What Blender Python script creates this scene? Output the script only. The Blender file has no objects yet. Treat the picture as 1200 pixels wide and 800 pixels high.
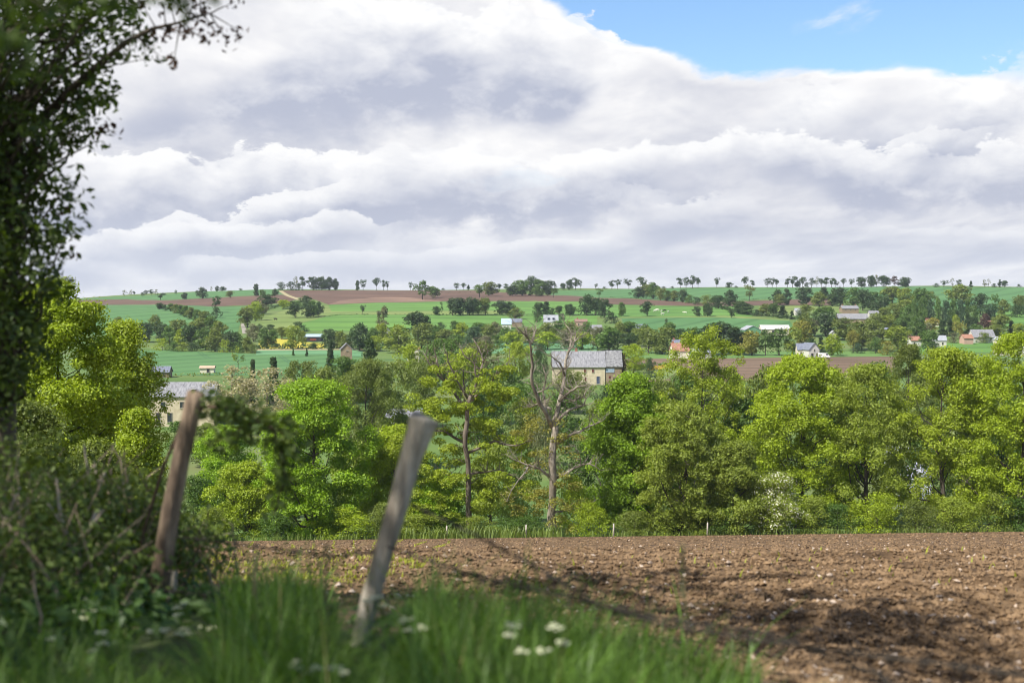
import bpy, bmesh, math, random
import numpy as np
from mathutils import Vector, Matrix
from mathutils.geometry import delaunay_2d_cdt

random.seed(7)
C = bpy.context.scene.collection
SC = bpy.context.scene
F = 1667.0                      # focal length in photo pixels (1200 wide, 50 mm lens)
PITCH = math.atan(55.0 / F)     # the lens looks a little down; the true horizon is at y = 345
SUN_EL = math.radians(50)
SUN_H = Vector((-0.76, -0.65, 0)).normalized()    # horizontal direction towards the sun

# ------------------------------------------------------------------ terrain
KY = np.array([-80, 0, 60, 140, 165, 200, 260, 330, 400, 460, 540, 620, 700, 760, 870, 1000, 1150, 1300, 1400, 1470, 1600, 1800], float)
KZ = np.array([-2, -2.0, -11.42, -24.0, -26.6, -28.6, -29.2, -27.6, -25.4, -25.9, -26.6, -27.0, -24.5, -21.5, -15.0, -8.3, -1.9, 4.6, 8.2, 8.6, 3.0, -12.0], float)
def _slopes(x, y):
    h = np.diff(x); d = np.diff(y) / h
    m = np.zeros_like(y); m[0] = d[0]; m[-1] = d[-1]
    for i in range(1, len(y) - 1):
        m[i] = 0 if d[i - 1] * d[i] <= 0 else (h[i - 1] + h[i]) * 3 / ((2 * h[i] + h[i - 1]) / d[i] * 0 + (h[i] + 2 * h[i - 1]) / d[i - 1] + (2 * h[i] + h[i - 1]) / d[i])
    return m
KM = _slopes(KY, KZ)
DPX = np.array([-600, -200, 60, 100, 150, 206, 250, 300, 335, 560, 660, 750, 850, 1000, 1200, 1500], float)
DZ = np.array([-40, -26, -14.5, -12, -9.5, -7.4, -4.9, -3.4, -3.6, -3.6, -3.0, -2.2, -1.4, -0.6, -0.4, -0.4], float)
def sstep(a, b, x):
    t = np.clip((x - a) / (b - a), 0, 1); return t * t * (3 - 2 * t)
def terrain(X, Y):
    X = np.asarray(X, float); Y = np.asarray(Y, float)
    Yc = np.clip(Y, KY[0], KY[-1])
    i = np.clip(np.searchsorted(KY, Yc) - 1, 0, len(KY) - 2)
    h = KY[i + 1] - KY[i]; t = (Yc - KY[i]) / h
    z = ((2*t**3 - 3*t**2 + 1) * KZ[i] + (t**3 - 2*t**2 + t) * h * KM[i] + (-2*t**3 + 3*t**2) * KZ[i+1] + (t**3 - t**2) * h * KM[i+1])
    a = X / np.maximum(Y, 200) * F + 600
    d = sum(np.interp(a + k, DPX, DZ) for k in (-30, -15, 0, 15, 30)) / 5
    z = z + d * sstep(850, 1380, Y)
    z = z + sstep(640, 900, Y) * (0.8 * np.sin(X / 62 + 1.0) * np.sin(Y / 75.0) + 0.5 * np.sin(X / 33 - Y / 60))
    z = z + 0.012 * X * (1 - sstep(150, 260, Y)) * sstep(20, 60, Y)
    s = (X + 0.57) * 0.773 + (Y - 6) * 0.634
    verge = -1.56 - 0.12 * np.clip(Y - 6, 0, 40) + 0.05 * np.sin(X * 2.1) * np.sin(Y * 1.7)
    k = sstep(-0.3, 5.0, s)
    near = (1 - k) * (1 - sstep(20, 45, Y))
    return z * (1 - near) + verge * near
def tz(x, y): return float(terrain(x, y))
def vnoise(X, Y, sc, seed):
    x = np.asarray(X) / sc; y = np.asarray(Y) / sc; i = np.floor(x); j = np.floor(y); u = x - i; v = y - j; u = u*u*(3 - 2*u); v = v*v*(3 - 2*v)
    def h(a, b): q = np.sin(a * 127.1 + b * 311.7 + seed * 74.7) * 43758.5453; return q - np.floor(q)
    return (h(i, j) * (1-u) + h(i+1, j) * u) * (1-v) + (h(i, j+1) * (1-u) + h(i+1, j+1) * u) * v - .5
def field_bump(X, Y):
    """clods and shallow drill lines of the ploughed field (the near ground only)"""
    w = sstep(1.5, 5, (X + 0.57) * 0.773 + (Y - 6) * 0.634) * (1 - sstep(132, 138, Y))
    b = 0.05 * np.sin(X*1.9 + 2*np.sin(Y*.7)) * np.sin(Y*2.3 + np.sin(X*.9)) + 0.035 * np.sin(X*5.1 + Y*1.3) * np.sin(Y*4.7 - X*2.2) + 0.06*np.sin(Y*1.35 + 0.12*X + 0.8*np.sin(X*.11))
    b = .4 * b + 0.055 * np.sin((Y + .05 * X + 1.2 * np.sin(X / 17)) * 6.8) + .07 * vnoise(X, Y, .9, 1) + .06 * vnoise(X, Y, .38, 2) + .05 * vnoise(X, Y, .15, 3)
    return w * b

# ------------------------------------------------------------------ camera maths
_f = Vector((0, math.cos(PITCH), -math.sin(PITCH))); _u = Vector((0, math.sin(PITCH), math.cos(PITCH))); _r = Vector((1, 0, 0))
def ray(px, py): return _f + _r * ((px - 600) / F) - _u * ((py - 400) / F)
def at(px, py, Y):
    d = ray(px, py); return d * (Y / d.y)
def ground(px, py, y0=12.0, y1=1460.0):
    d = ray(px, py); Ys = np.concatenate([np.arange(y0, 200, .5), np.arange(max(200, y0), y1, 2.0)])
    zs = Ys * (d.z / d.y); g = terrain(Ys * (d.x / d.y), Ys)
    below = np.nonzero(zs <= g)[0]
    if len(below) == 0:
        k = int(np.argmin((zs - g) / Ys))
        Y = float(Ys[k])
    else: Y = float(Ys[below[0]])
    x = Y * d.x / d.y
    return Vector((x, Y, tz(x, Y)))

# ------------------------------------------------------------------ materials
MATS = {}
def nodes_of(m):
    m.use_nodes = True; nt = m.node_tree; nt.nodes.clear(); return nt
def N(nt, t, **kw):
    n = nt.nodes.new(t)
    for k, v in kw.items():
        if k in n.inputs: n.inputs[k].default_value = v
        else: setattr(n, k, v)
    return n
def ramp(nt, fac, stops):
    r = nt.nodes.new('ShaderNodeValToRGB'); e = r.color_ramp.elements
    while len(e) < len(stops): e.new(0.5)
    for q, (p, c) in zip(e, stops): q.position = p; q.color = (*c, 1)
    nt.links.new(fac, r.inputs[0]); return r.outputs[0]
def surf(name, c1, c2, scale=1.0, rough=.85, detail=6, bump=0.0, bscale=None, c3=None, stretch=(1, 1, 1), dist=.1, spec=.3):
    if name in MATS: return MATS[name]
    m = bpy.data.materials.new(name); nt = nodes_of(m); L = nt.links.new
    tc = N(nt, 'ShaderNodeTexCoord'); mp = N(nt, 'ShaderNodeMapping'); mp.inputs['Scale'].default_value = stretch
    L(tc.outputs['Object'], mp.inputs[0])
    no = N(nt, 'ShaderNodeTexNoise', Scale=scale, Detail=detail, Roughness=.62); L(mp.outputs[0], no.inputs['Vector'])
    st = [(.32, c1), (.68, c2)] if c3 is None else [(.3, c1), (.5, c2), (.7, c3)]
    col = ramp(nt, no.outputs[0], st)
    p = N(nt, 'ShaderNodeBsdfPrincipled', Roughness=rough); p.inputs['Specular IOR Level'].default_value = spec
    L(col, p.inputs['Base Color'])
    if bump:
        nb = N(nt, 'ShaderNodeTexNoise', Scale=bscale or scale * 4, Detail=5.0); L(mp.outputs[0], nb.inputs['Vector'])
        b = N(nt, 'ShaderNodeBump', Strength=bump, Distance=dist); L(nb.outputs[0], b.inputs['Height']); L(b.outputs[0], p.inputs['Normal'])
    o = N(nt, 'ShaderNodeOutputMaterial'); L(p.outputs[0], o.inputs[0]); MATS[name] = m; return m
def leafmat(name, c, var=.38, warm=.0, trans=.36):
    """leaves: diffuse + translucent, each leaf clump a little different, each tree a little different"""
    if name in MATS: return MATS[name]
    m = bpy.data.materials.new(name); nt = nodes_of(m); L = nt.links.new
    g = N(nt, 'ShaderNodeNewGeometry'); oi = N(nt, 'ShaderNodeObjectInfo')
    tc = N(nt, 'ShaderNodeTexCoord'); no = N(nt, 'ShaderNodeTexNoise', Scale=.45, Detail=2.0); L(tc.outputs['Object'], no.inputs['Vector'])
    a = N(nt, 'ShaderNodeMath', operation='MULTIPLY_ADD'); L(g.outputs['Random Per Island'], a.inputs[0]); a.inputs[1].default_value = .55
    b = N(nt, 'ShaderNodeMath', operation='MULTIPLY'); L(no.outputs[0], b.inputs[0]); b.inputs[1].default_value = .6; L(b.outputs[0], a.inputs[2])
    e = N(nt, 'ShaderNodeMath', operation='MULTIPLY_ADD'); L(oi.outputs['Random'], e.inputs[0]); e.inputs[1].default_value = .26; L(a.outputs[0], e.inputs[2])
    lo = tuple(x * (1 - var) for x in c); hi = (min(1, c[0] * (1 + var + .05 + warm)), c[1] * (1 + var), c[2] * (1 + var * .5))
    col = ramp(nt, e.outputs[0], [(.25, lo), (.95, hi)])
    d = N(nt, 'ShaderNodeBsdfDiffuse'); t = N(nt, 'ShaderNodeBsdfTranslucent'); gl = N(nt, 'ShaderNodeBsdfGlossy', Roughness=.5)
    gl.inputs[0].default_value = (.8, .85, .8, 1)
    tm = N(nt, 'ShaderNodeMix', data_type='RGBA', blend_type='MULTIPLY'); tm.inputs[0].default_value = 1
    L(col, tm.inputs[6]); tm.inputs[7].default_value = (1.22, 1.25, .5, 1)
    L(col, d.inputs[0]); L(tm.outputs[2], t.inputs[0])
    m1 = N(nt, 'ShaderNodeMixShader'); m1.inputs[0].default_value = trans; L(d.outputs[0], m1.inputs[1]); L(t.outputs[0], m1.inputs[2])
    m2 = N(nt, 'ShaderNodeMixShader'); m2.inputs[0].default_value = .035; L(m1.outputs[0], m2.inputs[1]); L(gl.outputs[0], m2.inputs[2])
    o = N(nt, 'ShaderNodeOutputMaterial'); L(m2.outputs[0], o.inputs[0]); MATS[name] = m; return m
TONES = {'dk': (.046, .088, .024), 'md': (.085, .158, .026), 'lm': (.26, .345, .015), 'ye': (.245, .315, .020), 'ol': (.145, .19, .036),
         'gy': (.165, .18, .095), 'cu': (.09, .05, .04), 'pa': (.36, .33, .23), 'or': (.225, .225, .04), 'vi': (.205, .335, .012), 'fe': (.21, .27, .034), 'bl': (.06, .115, .055)}
TONEW = {'dk': 'dark green', 'md': 'mid green', 'lm': 'lime green', 'ye': 'yellow green', 'ol': 'olive', 'gy': 'greyish', 'cu': 'copper', 'pa': 'pale straw', 'or': 'orange brown', 'vi': 'bright green', 'fe': 'fresh green', 'bl': 'blue green'}
def leaf(t): return leafmat('leaves_' + TONEW[t].replace(' ', '_'), TONES[t])
BARK = surf('bark', (.10, .08, .06), (.22, .19, .15), 3, .9, bump=.6, bscale=9, stretch=(1, 1, .25))
BARKD = surf('dark_bark', (.05, .04, .03), (.11, .09, .07), 3, .9, bump=.6, bscale=9, stretch=(1, 1, .25))
BARKW = surf('weathered_bark', (.10, .084, .06), (.25, .215, .165), 1.6, .9, bump=.6, bscale=8, stretch=(1, 1, .35), c3=(.40, .365, .30))

# ------------------------------------------------------------------ objects
def tag(o, label=None, cat=None, group=None, kind=None):
    if label: o['label'] = label
    if cat: o['category'] = cat
    if group: o['group'] = group
    if kind: o['kind'] = kind
    return o
def empty(name, loc):
    o = bpy.data.objects.new(name, None); o.location = loc; o.empty_display_size = .2; C.objects.link(o); return o
class MB:
    def __init__(s): s.v = []; s.f = []; s.m = []; s.n = 0
    def add(s, v, f, m=0):
        v = np.asarray(v, float).reshape(-1, 3); s.v.append(v)
        for q in f: s.f.append([i + s.n for i in q])
        s.m += [m] * len(f); s.n += len(v)
    def box(s, c, d, m=0, rz=0.0):
        x, y, z = [q / 2 for q in d]
        v = np.array([(-x,-y,-z),(x,-y,-z),(x,y,-z),(-x,y,-z),(-x,-y,z),(x,-y,z),(x,y,z),(-x,y,z)])
        if rz:
            ca, sa = math.cos(rz), math.sin(rz); v = np.c_[v[:,0]*ca - v[:,1]*sa, v[:,0]*sa + v[:,1]*ca, v[:,2]]
        s.add(v + np.array(c), [(0,3,2,1),(4,5,6,7),(0,1,5,4),(1,2,6,5),(2,3,7,6),(3,0,4,7)], m)
    def tube(s, pts, rad, sides=6, m=0, cap=True):
        pts = [Vector(p) for p in pts]; n = len(pts)
        if not hasattr(rad, '__len__'): rad = [rad] * n
        V = []
        ref = Vector((1, 0.13, 0.07))
        for i, p in enumerate(pts):
            t = (pts[min(i + 1, n - 1)] - pts[max(i - 1, 0)]); t = t.normalized() if t.length > 1e-9 else Vector((0, 0, 1))
            a = t.cross(ref); a = a.normalized() if a.length > .05 else t.cross(Vector((0, 1, 0))).normalized()
            b = t.cross(a)
            for k in range(sides):
                w = 2 * math.pi * k / sides; V.append(p + (a * math.cos(w) + b * math.sin(w)) * rad[i])
        Fc = []
        for i in range(n - 1):
            for k in range(sides):
                k2 = (k + 1) % sides; Fc.append((i*sides + k, i*sides + k2, (i+1)*sides + k2, (i+1)*sides + k))
        if cap: Fc.append(tuple(range(sides))[::-1]); Fc.append(tuple((n-1)*sides + k for k in range(sides)))
        s.add(V, Fc, m)
    def quads(s, V4, m=0):
        """V4: (n,4,3) array"""
        n = len(V4); s.v.append(V4.reshape(-1, 3))
        idx = (np.arange(n * 4).reshape(n, 4) + s.n).tolist(); s.f += idx; s.m += [m] * n; s.n += n * 4
    def mesh(s, name, mats, smooth=False):
        me = bpy.data.meshes.new(name); v = np.concatenate(s.v) if s.v else np.zeros((0, 3))
        if s.f:
            ln = np.fromiter((len(q) for q in s.f), np.int32, len(s.f)); fl = np.fromiter((i for q in s.f for i in q), np.int32, int(ln.sum()))
            me.vertices.add(len(v)); me.vertices.foreach_set('co', v.astype(np.float32).ravel())
            me.loops.add(len(fl)); me.loops.foreach_set('vertex_index', fl)
            me.polygons.add(len(ln)); st = np.concatenate([[0], np.cumsum(ln)[:-1]]).astype(np.int32)
            me.polygons.foreach_set('loop_start', st); me.polygons.foreach_set('loop_total', ln)
            me.polygons.foreach_set('material_index', np.array(s.m, np.int32))
            me.polygons.foreach_set('use_smooth', np.full(len(ln), bool(smooth)))
            me.update(calc_edges=True); me.validate()
        for q in mats: me.materials.append(q)
        return me
    def obj(s, name, mats, parent=None, loc=None, smooth=False):
        if not isinstance(mats, (list, tuple)): mats = [mats]
        o = bpy.data.objects.new(name, s.mesh(name, mats, smooth)); C.objects.link(o)
        if parent: o.parent = parent
        if loc is not None: o.location = loc
        return o

def unit(a): return a / np.maximum(np.linalg.norm(a, axis=1, keepdims=True), 1e-9)
def leaf_quads(rng, pos, nrm, size, asp=.62):
    n = len(pos); nrm = unit(nrm); r = unit(rng.normal(size=(n, 3)))
    a = unit(np.cross(nrm, r)); b = np.cross(nrm, a); s = size.reshape(-1, 1)
    fold = nrm * s * .18
    return np.stack([pos - a * s, pos + b * s * asp + fold, pos + a * s, pos - b * s * asp + fold], 1)

PROF = {
    'round': ([0, .12, .35, .6, .85, 1.0], [.6, .88, 1.0, .97, .72, .38]),
    'tall':  ([0, .15, .4, .7, .9, 1.0], [.75, .95, 1.0, .86, .6, .28]),
    'flat':  ([0, .2, .5, .75, .92, 1.0], [.35, .7, .95, 1.0, .75, .35]),
    'bush':  ([0, .15, .4, .7, .9, 1.0], [.9, 1.0, .97, .8, .55, .25]),
    'cone':  ([0, .05, .3, .6, .9, 1.0], [.85, 1.0, .72, .42, .13, .02]),
    'column': ([0, .1, .4, .8, 1.0], [.55, .9, 1.0, .75, .12]),
}
def crown_geo(rng, H, R, t0, prof, npf, pr, per, size, flat=.6, outer=.42, lobe=.22, spread=.62):
    """clumps (puffs) of leaves spread through the crown's volume; returns leaf quads and clump centres"""
    ph = rng.uniform(0, 6.28, 4); kx, ky = PROF[prof]
    u = rng.random(npf); t = t0 + (1 - t0) * u
    th = rng.uniform(0, 6.283, npf)
    lob = 1 + lobe * np.sin(2 * th + ph[0] + 3 * u) + lobe * .7 * np.sin(3 * th + ph[1] - 5 * u) + rng.normal(0, .08, npf)
    rad = np.maximum(R * np.interp(u, kx, ky) * lob - pr * .5, .05 * R)
    rho = rad * rng.random(npf) ** outer
    cen = np.c_[rho * np.cos(th), rho * np.sin(th), np.minimum(t * H, H - pr * .45)]
    prs = pr * rng.uniform(.4, 1.35, npf)
    k = np.repeat(np.arange(npf), np.maximum(3, (per * (prs / pr) ** 2).astype(int)))
    d = unit(rng.normal(size=(len(k), 3)) + np.array([0, 0, .35]))
    rr = prs[k] * (spread + (1 - spread) * rng.random(len(k)))
    pos = cen[k] + d * rr[:, None] * np.array([1, 1, flat])
    pos = pos + rng.normal(size=pos.shape) * prs[k][:, None] * .13
    nrm = d * .7 + np.array([0, 0, .45]) + rng.normal(size=(len(k), 3)) * .5
    sz = size * rng.uniform(.6, 1.35, len(k))
    return leaf_quads(rng, pos, nrm, sz), cen
def limbs(rng, mb, cen, H, t0, r0, n, m=0, sides=5, base=-.6):
    """trunk with limbs that reach into the clumps"""
    top = H * .82; x = rng.normal(0, .025 * H, 2)
    ax = lambda z: np.array([x[0] * math.sin(3 * z / H), x[1] * math.sin(2.3 * z / H), z])
    zs = np.linspace(0, top, 8)
    pts = [ax(0) + np.array([0, 0, base])] + [ax(z) for z in zs]
    mb.tube(pts, [r0 * 1.35] + [r0 * (1.2 if i == 0 else 1 - .88 * (z / top)) for i, z in enumerate(zs)], max(sides, 6), m)
    if n <= 0: return
    for c in cen[rng.permutation(len(cen))[:n]]:
        z0 = max(t0 * H * .55, min(top * .9, c[2] - math.hypot(c[0], c[1]) * rng.uniform(.5, 1.1)))
        a = ax(z0); r = r0 * (1 - .85 * z0 / top) * .55
        mid = a * .45 + c * .55 + np.array([0, 0, -.06 * H * rng.random()]) + rng.normal(0, .02 * H, 3)
        q = a * .75 + mid * .25 + rng.normal(0, .01 * H, 3)
        mb.tube([a, q, mid, c], [r, r * .8, r * .55, r * .18], sides, m, cap=False)

# ------------------------------------------------------------------ tree library (meshes shared by copies)
# kind -> (profile, R/H, t0, puffs, puff radius, flat, outer, trunk radius)
KIND = {
    'rd': ('round', .50, .14, 34, .155, .70, .50, .022),
    'um': ('flat', .55, .42, 13, .17, .6, .45, .022),
    'op': ('flat', .36, .34, 11, .15, .7, .6, .02),
    'bu': ('bush', .62, .02, 26, .22, .75, .5, .015),
    'po': ('column', .17, .06, 22, .09, 1.2, .5, .014),
    'co': ('cone', .30, .05, 40, .085, .5, .6, .014),
    'sp': ('round', .36, .25, 12, .13, .8, .5, .016),
    'tl': ('tall', .36, .10, 34, .14, .75, .5, .02),
    'oa': ('round', .52, .20, 26, .17, .45, .5, .026),
}
KINDW = {'rd': 'round tree', 'um': 'umbrella-shaped tree', 'op': 'open-crowned tree', 'bu': 'bush', 'po': 'slim poplar', 'co': 'conifer', 'sp': 'thin bare tree', 'tl': 'tall tree', 'oa': 'spreading oak'}
NAME = {'rd': 'broadleaf_tree', 'um': 'umbrella_tree', 'op': 'open_crowned_tree', 'bu': 'bush', 'po': 'poplar_tree', 'co': 'conifer_tree', 'sp': 'bare_tree', 'tl': 'tall_tree', 'oa': 'oak_tree'}
LIB = {}
def lib(kind, lod, var):
    """unit-height meshes: crown+trunk in one mesh (far) or two meshes (mid)"""
    key = (kind, lod, var)
    if key in LIB: return LIB[key]
    rng = np.random.default_rng(abs(hash((kind, lod, var, 5))) % 2**31 if False else sum(map(ord, kind)) * 131 + var * 17 + (7 if lod == 'far' else 3))
    pf, R, t0, n, pr, fl, out, tr = KIND[kind]
    thin = .55 if kind == 'sp' else 1.0
    if lod == 'far': q, cen = crown_geo(rng, 1, R, t0, pf, int(n * 1.4), pr, int(44 * thin), .044 if kind not in ('po', 'co') else .034, fl, out)
    else: q, cen = crown_geo(rng, 1, R, t0, pf, int(n * 3.6), pr * .68, int(72 * thin), .0195 if kind not in ('po', 'co') else .016, fl, out)
    w = np.percentile(np.abs(q[:, :, 0]), 97) * 2
    if lod == 'far':
        m = MB(); m.quads(q, 0); limbs(rng, m, cen, 1, t0, tr * 1.3, 5 if kind not in ('co', 'po') else 0, 1, 4, base=-.05)
        LIB[key] = (m.mesh('tree_mesh', [leaf('md'), BARKD]), w)
    else:
        m = MB(); m.quads(q, 0); t = MB(); limbs(rng, t, cen, 1, t0, tr, (16 if kind != 'sp' else 44) if kind not in ('co', 'po') else 0, 0, 4, base=-.05)
        LIB[key] = (m.mesh('crown_mesh', [leaf('md')]), t.mesh('trunk_mesh', [BARKD if kind != 'sp' else BARK]), w)
    return LIB[key]
def setmat(o, i, m):
    o.material_slots[i].link = 'OBJECT'; o.material_slots[i].material = m
CNT = [0]
def plant_tree(x, ytop, b, w, kind, tone, label, group, cat=None):
    """one tree: x, ytop, w in photo pixels; b is its base row, or 1000 + its distance where the base is hidden"""
    if b >= 1000:
        p = at(x, 400, b - 1000.0); p.z = tz(p.x, p.y)
    else: p = ground(x, b, 180)
    top = at(x, ytop, p.y); h = max(top.z - p.z, 1.2); W = w * p.y / F
    CNT[0] += 1; var = CNT[0] % 4; rz = (CNT[0] * 2.399) % 6.283
    cat = cat or ('bush' if kind == 'bu' else 'tree')
    if p.y > 480:
        me, w0 = lib(kind, 'far', var); o = bpy.data.objects.new(NAME[kind], me); C.objects.link(o); setmat(o, 0, leaf(tone)); root = o
    else:
        cm, tm, w0 = lib(kind, 'mid', var); root = empty(NAME[kind], p)
        for nm, me in (('crown', cm), ('trunk', tm)):
            o = bpy.data.objects.new(nm, me); o.parent = root; C.objects.link(o)
            if nm == 'crown': setmat(o, 0, leaf(tone))
    root.location = p; root.rotation_euler = (0, 0, rz); sx = W / w0; root.scale = (sx, sx, h)
    return tag(root, label, cat, group)
ORD = 'first second third fourth fifth sixth seventh eighth ninth tenth eleventh twelfth thirteenth fourteenth fifteenth sixteenth seventeenth eighteenth nineteenth twentieth'.split()
def cluster(phrase, group, rows):
    """rows sorted from the left; each label says which of the cluster it is"""
    rows = sorted(rows, key=lambda r: r[0]); n = len(rows)
    for i, r in enumerate(rows):
        x, yt, b, w, k, t = r[:6]
        nth = 'leftmost' if i == 0 else ('rightmost' if i == n - 1 else ORD[i] + ' from the left')
        lab = r[6] if len(r) > 6 else f"{TONEW[t]} {KINDW[k]}, {nth} {phrase}"
        plant_tree(x, yt, b, w, k, t, lab, group)

# ------------------------------------------------------------------ ground
GRASSY = surf('valley_grass', (.06, .12, .025), (.11, .18, .04), .03, .95, c3=(.15, .17, .06), bump=.5, bscale=.6, dist=.4)
SOIL = surf('ploughed_soil', (.058, .036, .019), (.140, .087, .045), 1.3, .95, 10, bump=.9, bscale=9, c3=(.235, .155, .085), dist=.12)
VERGE = surf('verge_soil', (.03, .035, .015), (.06, .08, .02), 2, .95, bump=.6, bscale=10)
def grid_obj(name, xs_of_y, ys, mat, bump=True, off=0.0):
    nx = len(xs_of_y(ys[0])); V = np.zeros((len(ys), nx, 3))
    for j, y in enumerate(ys):
        X = xs_of_y(y); V[j, :, 0] = X; V[j, :, 1] = y; V[j, :, 2] = terrain(X, np.full(nx, y)) + (off(y) if callable(off) else off)
        if bump: V[j, :, 2] += field_bump(X, np.full(nx, y))
    idx = np.arange(len(ys) * nx).reshape(len(ys), nx)
    f = np.stack([idx[:-1, :-1], idx[:-1, 1:], idx[1:, 1:], idx[1:, :-1]], -1).reshape(-1, 4)
    m = MB(); m.v = [V.reshape(-1, 3)]; m.f = f.tolist(); m.m = [0] * len(f); m.n = nx * len(ys)
    return m.obj(name, mat, smooth=True)
def geom(a, b, n): return np.geomspace(a, b, n)
tag(grid_obj('ground', lambda y: np.linspace(-900, 900, 181), np.concatenate([np.linspace(-50, 138, 40), np.linspace(139, 300, 50), np.linspace(306, 1800, 200)]), GRASSY, False, lambda y: -.05 if y > 143 else (-.25 if y > 138.9 else -.9)), kind='structure')
ysf = np.concatenate([np.linspace(-20, 4, 14), geom(4.2, 139.5, 680)])
tag(grid_obj('ploughed_field', lambda y: np.linspace(-1, 1, 460) * (max(y, 4) * .44 + 3), ysf, SOIL, True), kind='structure')
# verge: a strip of dark soil on the camera's side of the fence
vm = MB()
def verge_sheet():
    ss = np.linspace(-14, 1.6, 60); tt = np.linspace(-16, 14, 90)
    V = []
    for s in ss:
        for t in tt:
            x = -.57 + s * .773 - t * .634; y = 6 + s * .634 + t * .773; V.append((x, y, tz(x, y) + .06 - .1 * max(0, s)))
    n = len(tt); f = [(i*n + j, i*n + j + 1, (i+1)*n + j + 1, (i+1)*n + j) for i in range(len(ss) - 1) for j in range(n - 1)]
    vm.add(V, f)
verge_sheet()
tag(vm.obj('verge_ground', VERGE, smooth=True), kind='structure')

def drape(name, poly, mat, off, step=14.0, ymin=180):
    """a field: the outline (photo pixels) is cast on to the hillside once; the sheet then lies on the land"""
    P = [ground(x, y, ymin) for x, y in poly]; pts = []
    for i, a in enumerate(P):
        b = P[(i + 1) % len(P)]; n = max(1, int((b - a).to_2d().length / step))
        for k in range(n): q = a.lerp(b, k / n); pts.append((q.x, q.y))
    nb = len(pts); A = np.array(pts)
    gx, gy = np.meshgrid(np.arange(A[:,0].min(), A[:,0].max(), step), np.arange(A[:,1].min(), A[:,1].max(), step))
    g = np.c_[gx.ravel(), gy.ravel()]
    # inside test
    ins = np.zeros(len(g), bool); j = nb - 1
    for i in range(nb):
        xi, yi = A[i]; xj, yj = A[j]
        c = ((yi > g[:,1]) != (yj > g[:,1])) & (g[:,0] < (xj - xi) * (g[:,1] - yi) / (yj - yi + 1e-12) + xi); ins ^= c; j = i
    allp = [Vector(p) for p in pts] + [Vector(p) for p in g[ins] + .37]
    vv, ee, ff, *_ = delaunay_2d_cdt(allp, [(i, (i + 1) % nb) for i in range(nb)], [list(range(nb))], 1, 1e-4)
    V = np.array([(v.x, v.y, 0) for v in vv]); V[:, 2] = terrain(V[:, 0], V[:, 1]) + off * .35 - .01
    fs = []
    for f in ff:
        f = list(f); a, b, c = V[f[0]], V[f[1]], V[f[2]]
        if (b[0]-a[0])*(c[1]-a[1]) - (b[1]-a[1])*(c[0]-a[0]) < 0: f.reverse()
        fs.append(f)
    m = MB(); m.add(V, fs); return tag(m.obj(name, mat, smooth=True), kind='structure')
def crop(name, a, b, ang, width, c3=None):
    """crop field: colour drifts plus faint drill / tram lines at an angle"""
    if name in MATS: return MATS[name]
    m = surf(name, a, b, .016, .95, 8, bump=.5, bscale=.8, c3=c3, dist=.3); nt = m.node_tree; L = nt.links.new
    tc = next(n for n in nt.nodes if n.type == 'TEX_COORD'); bs = next(n for n in nt.nodes if n.type == 'BSDF_PRINCIPLED')
    mp = N(nt, 'ShaderNodeMapping'); mp.inputs['Rotation'].default_value = (0, 0, ang); L(tc.outputs['Object'], mp.inputs[0])
    wv = N(nt, 'ShaderNodeTexWave', Scale=.12 / width, Distortion=1.2, Detail=2.0); wv.inputs['Detail Scale'].default_value = .3; L(mp.outputs[0], wv.inputs['Vector'])
    r = ramp(nt, wv.outputs['Fac'], [(.0, (.58, .64, .58)), (.14, (.94, .95, .94)), (.8, (1.06, 1.05, 1.04))])
    mx = N(nt, 'ShaderNodeMix', data_type='RGBA', blend_type='MULTIPLY'); mx.inputs[0].default_value = .7
    old = bs.inputs['Base Color'].links[0].from_socket; L(old, mx.inputs[6]); L(r, mx.inputs[7]); L(mx.outputs[2], bs.inputs['Base Color'])
    return m
TEAL = crop('teal_green_crop', (.066, .165, .050), (.095, .205, .068), .5, 9)
TEAL2 = crop('pale_green_crop', (.10, .24, .11), (.14, .28, .13), 1.2, 8)
GREEN = crop('green_pasture', (.085, .19, .035), (.125, .25, .045), 1.5, 14)
LIMEF = crop('yellow_green_pasture', (.13, .20, .045), (.20, .24, .07), 1.3, 16)
BROWN = crop('red_brown_tilled_soil', (.105, .062, .042), (.155, .093, .063), 1.45, 10)
BROWNL = crop('light_brown_tilled_soil', (.17, .105, .072), (.25, .16, .11), 1.4, 12)
BROWNM = crop('tan_tilled_soil', (.130, .086, .054), (.200, .136, .088), 1.45, 9)
STRAW = surf('straw_margin', (.32, .27, .15), (.42, .36, .2), .2)
RAPE = surf('rape_blossom', (.36, .32, .03), (.52, .46, .06), .5, .9, bump=.6, bscale=1.5)
drape('green_field', [(60,353),(150,347),(206,344),(250,341),(300,339),(332,339.6),(336,345),(300,346.5),(250,349),(190,352),(150,350.5),(100,352)], TEAL, .10)
drape('brown_field', [(40,354),(100,351.5),(150,350.5),(190,352),(250,349),(330,345.3),(352,350),(330,355),(300,357),(250,359.3),(185,357),(118,357.5),(40,360)], BROWN, .14)
drape('green_field', [(60,361),(118,357.5),(185,357),(250,359.3),(285,359),(284,372),(278,392),(230,392),(160,394),(100,392)], TEAL, .10)
drape('brown_field', [(330,340.4),(420,340.2),(560,340.6),(660,346),(690,347.5),(686,353.2),(640,353.3),(520,353.3),(440,354.6),(385,357),(368,351),(345,348)], BROWN, .14)
drape('brown_field', [(385,356.7),(400,352),(440,348.5),(470,348),(500,350.5),(520,353.2),(440,354.4)], BROWNL, .22)
drape('green_field', [(385,357.2),(440,354.7),(520,353.4),(700,353.3),(700,369),(520,369.2),(390,369)], GREEN, .10)
drape('grass_field', [(380,365),(480,364.6),(590,364.3),(592,368.6),(480,368.9),(380,368.6)], LIMEF, .18)
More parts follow.
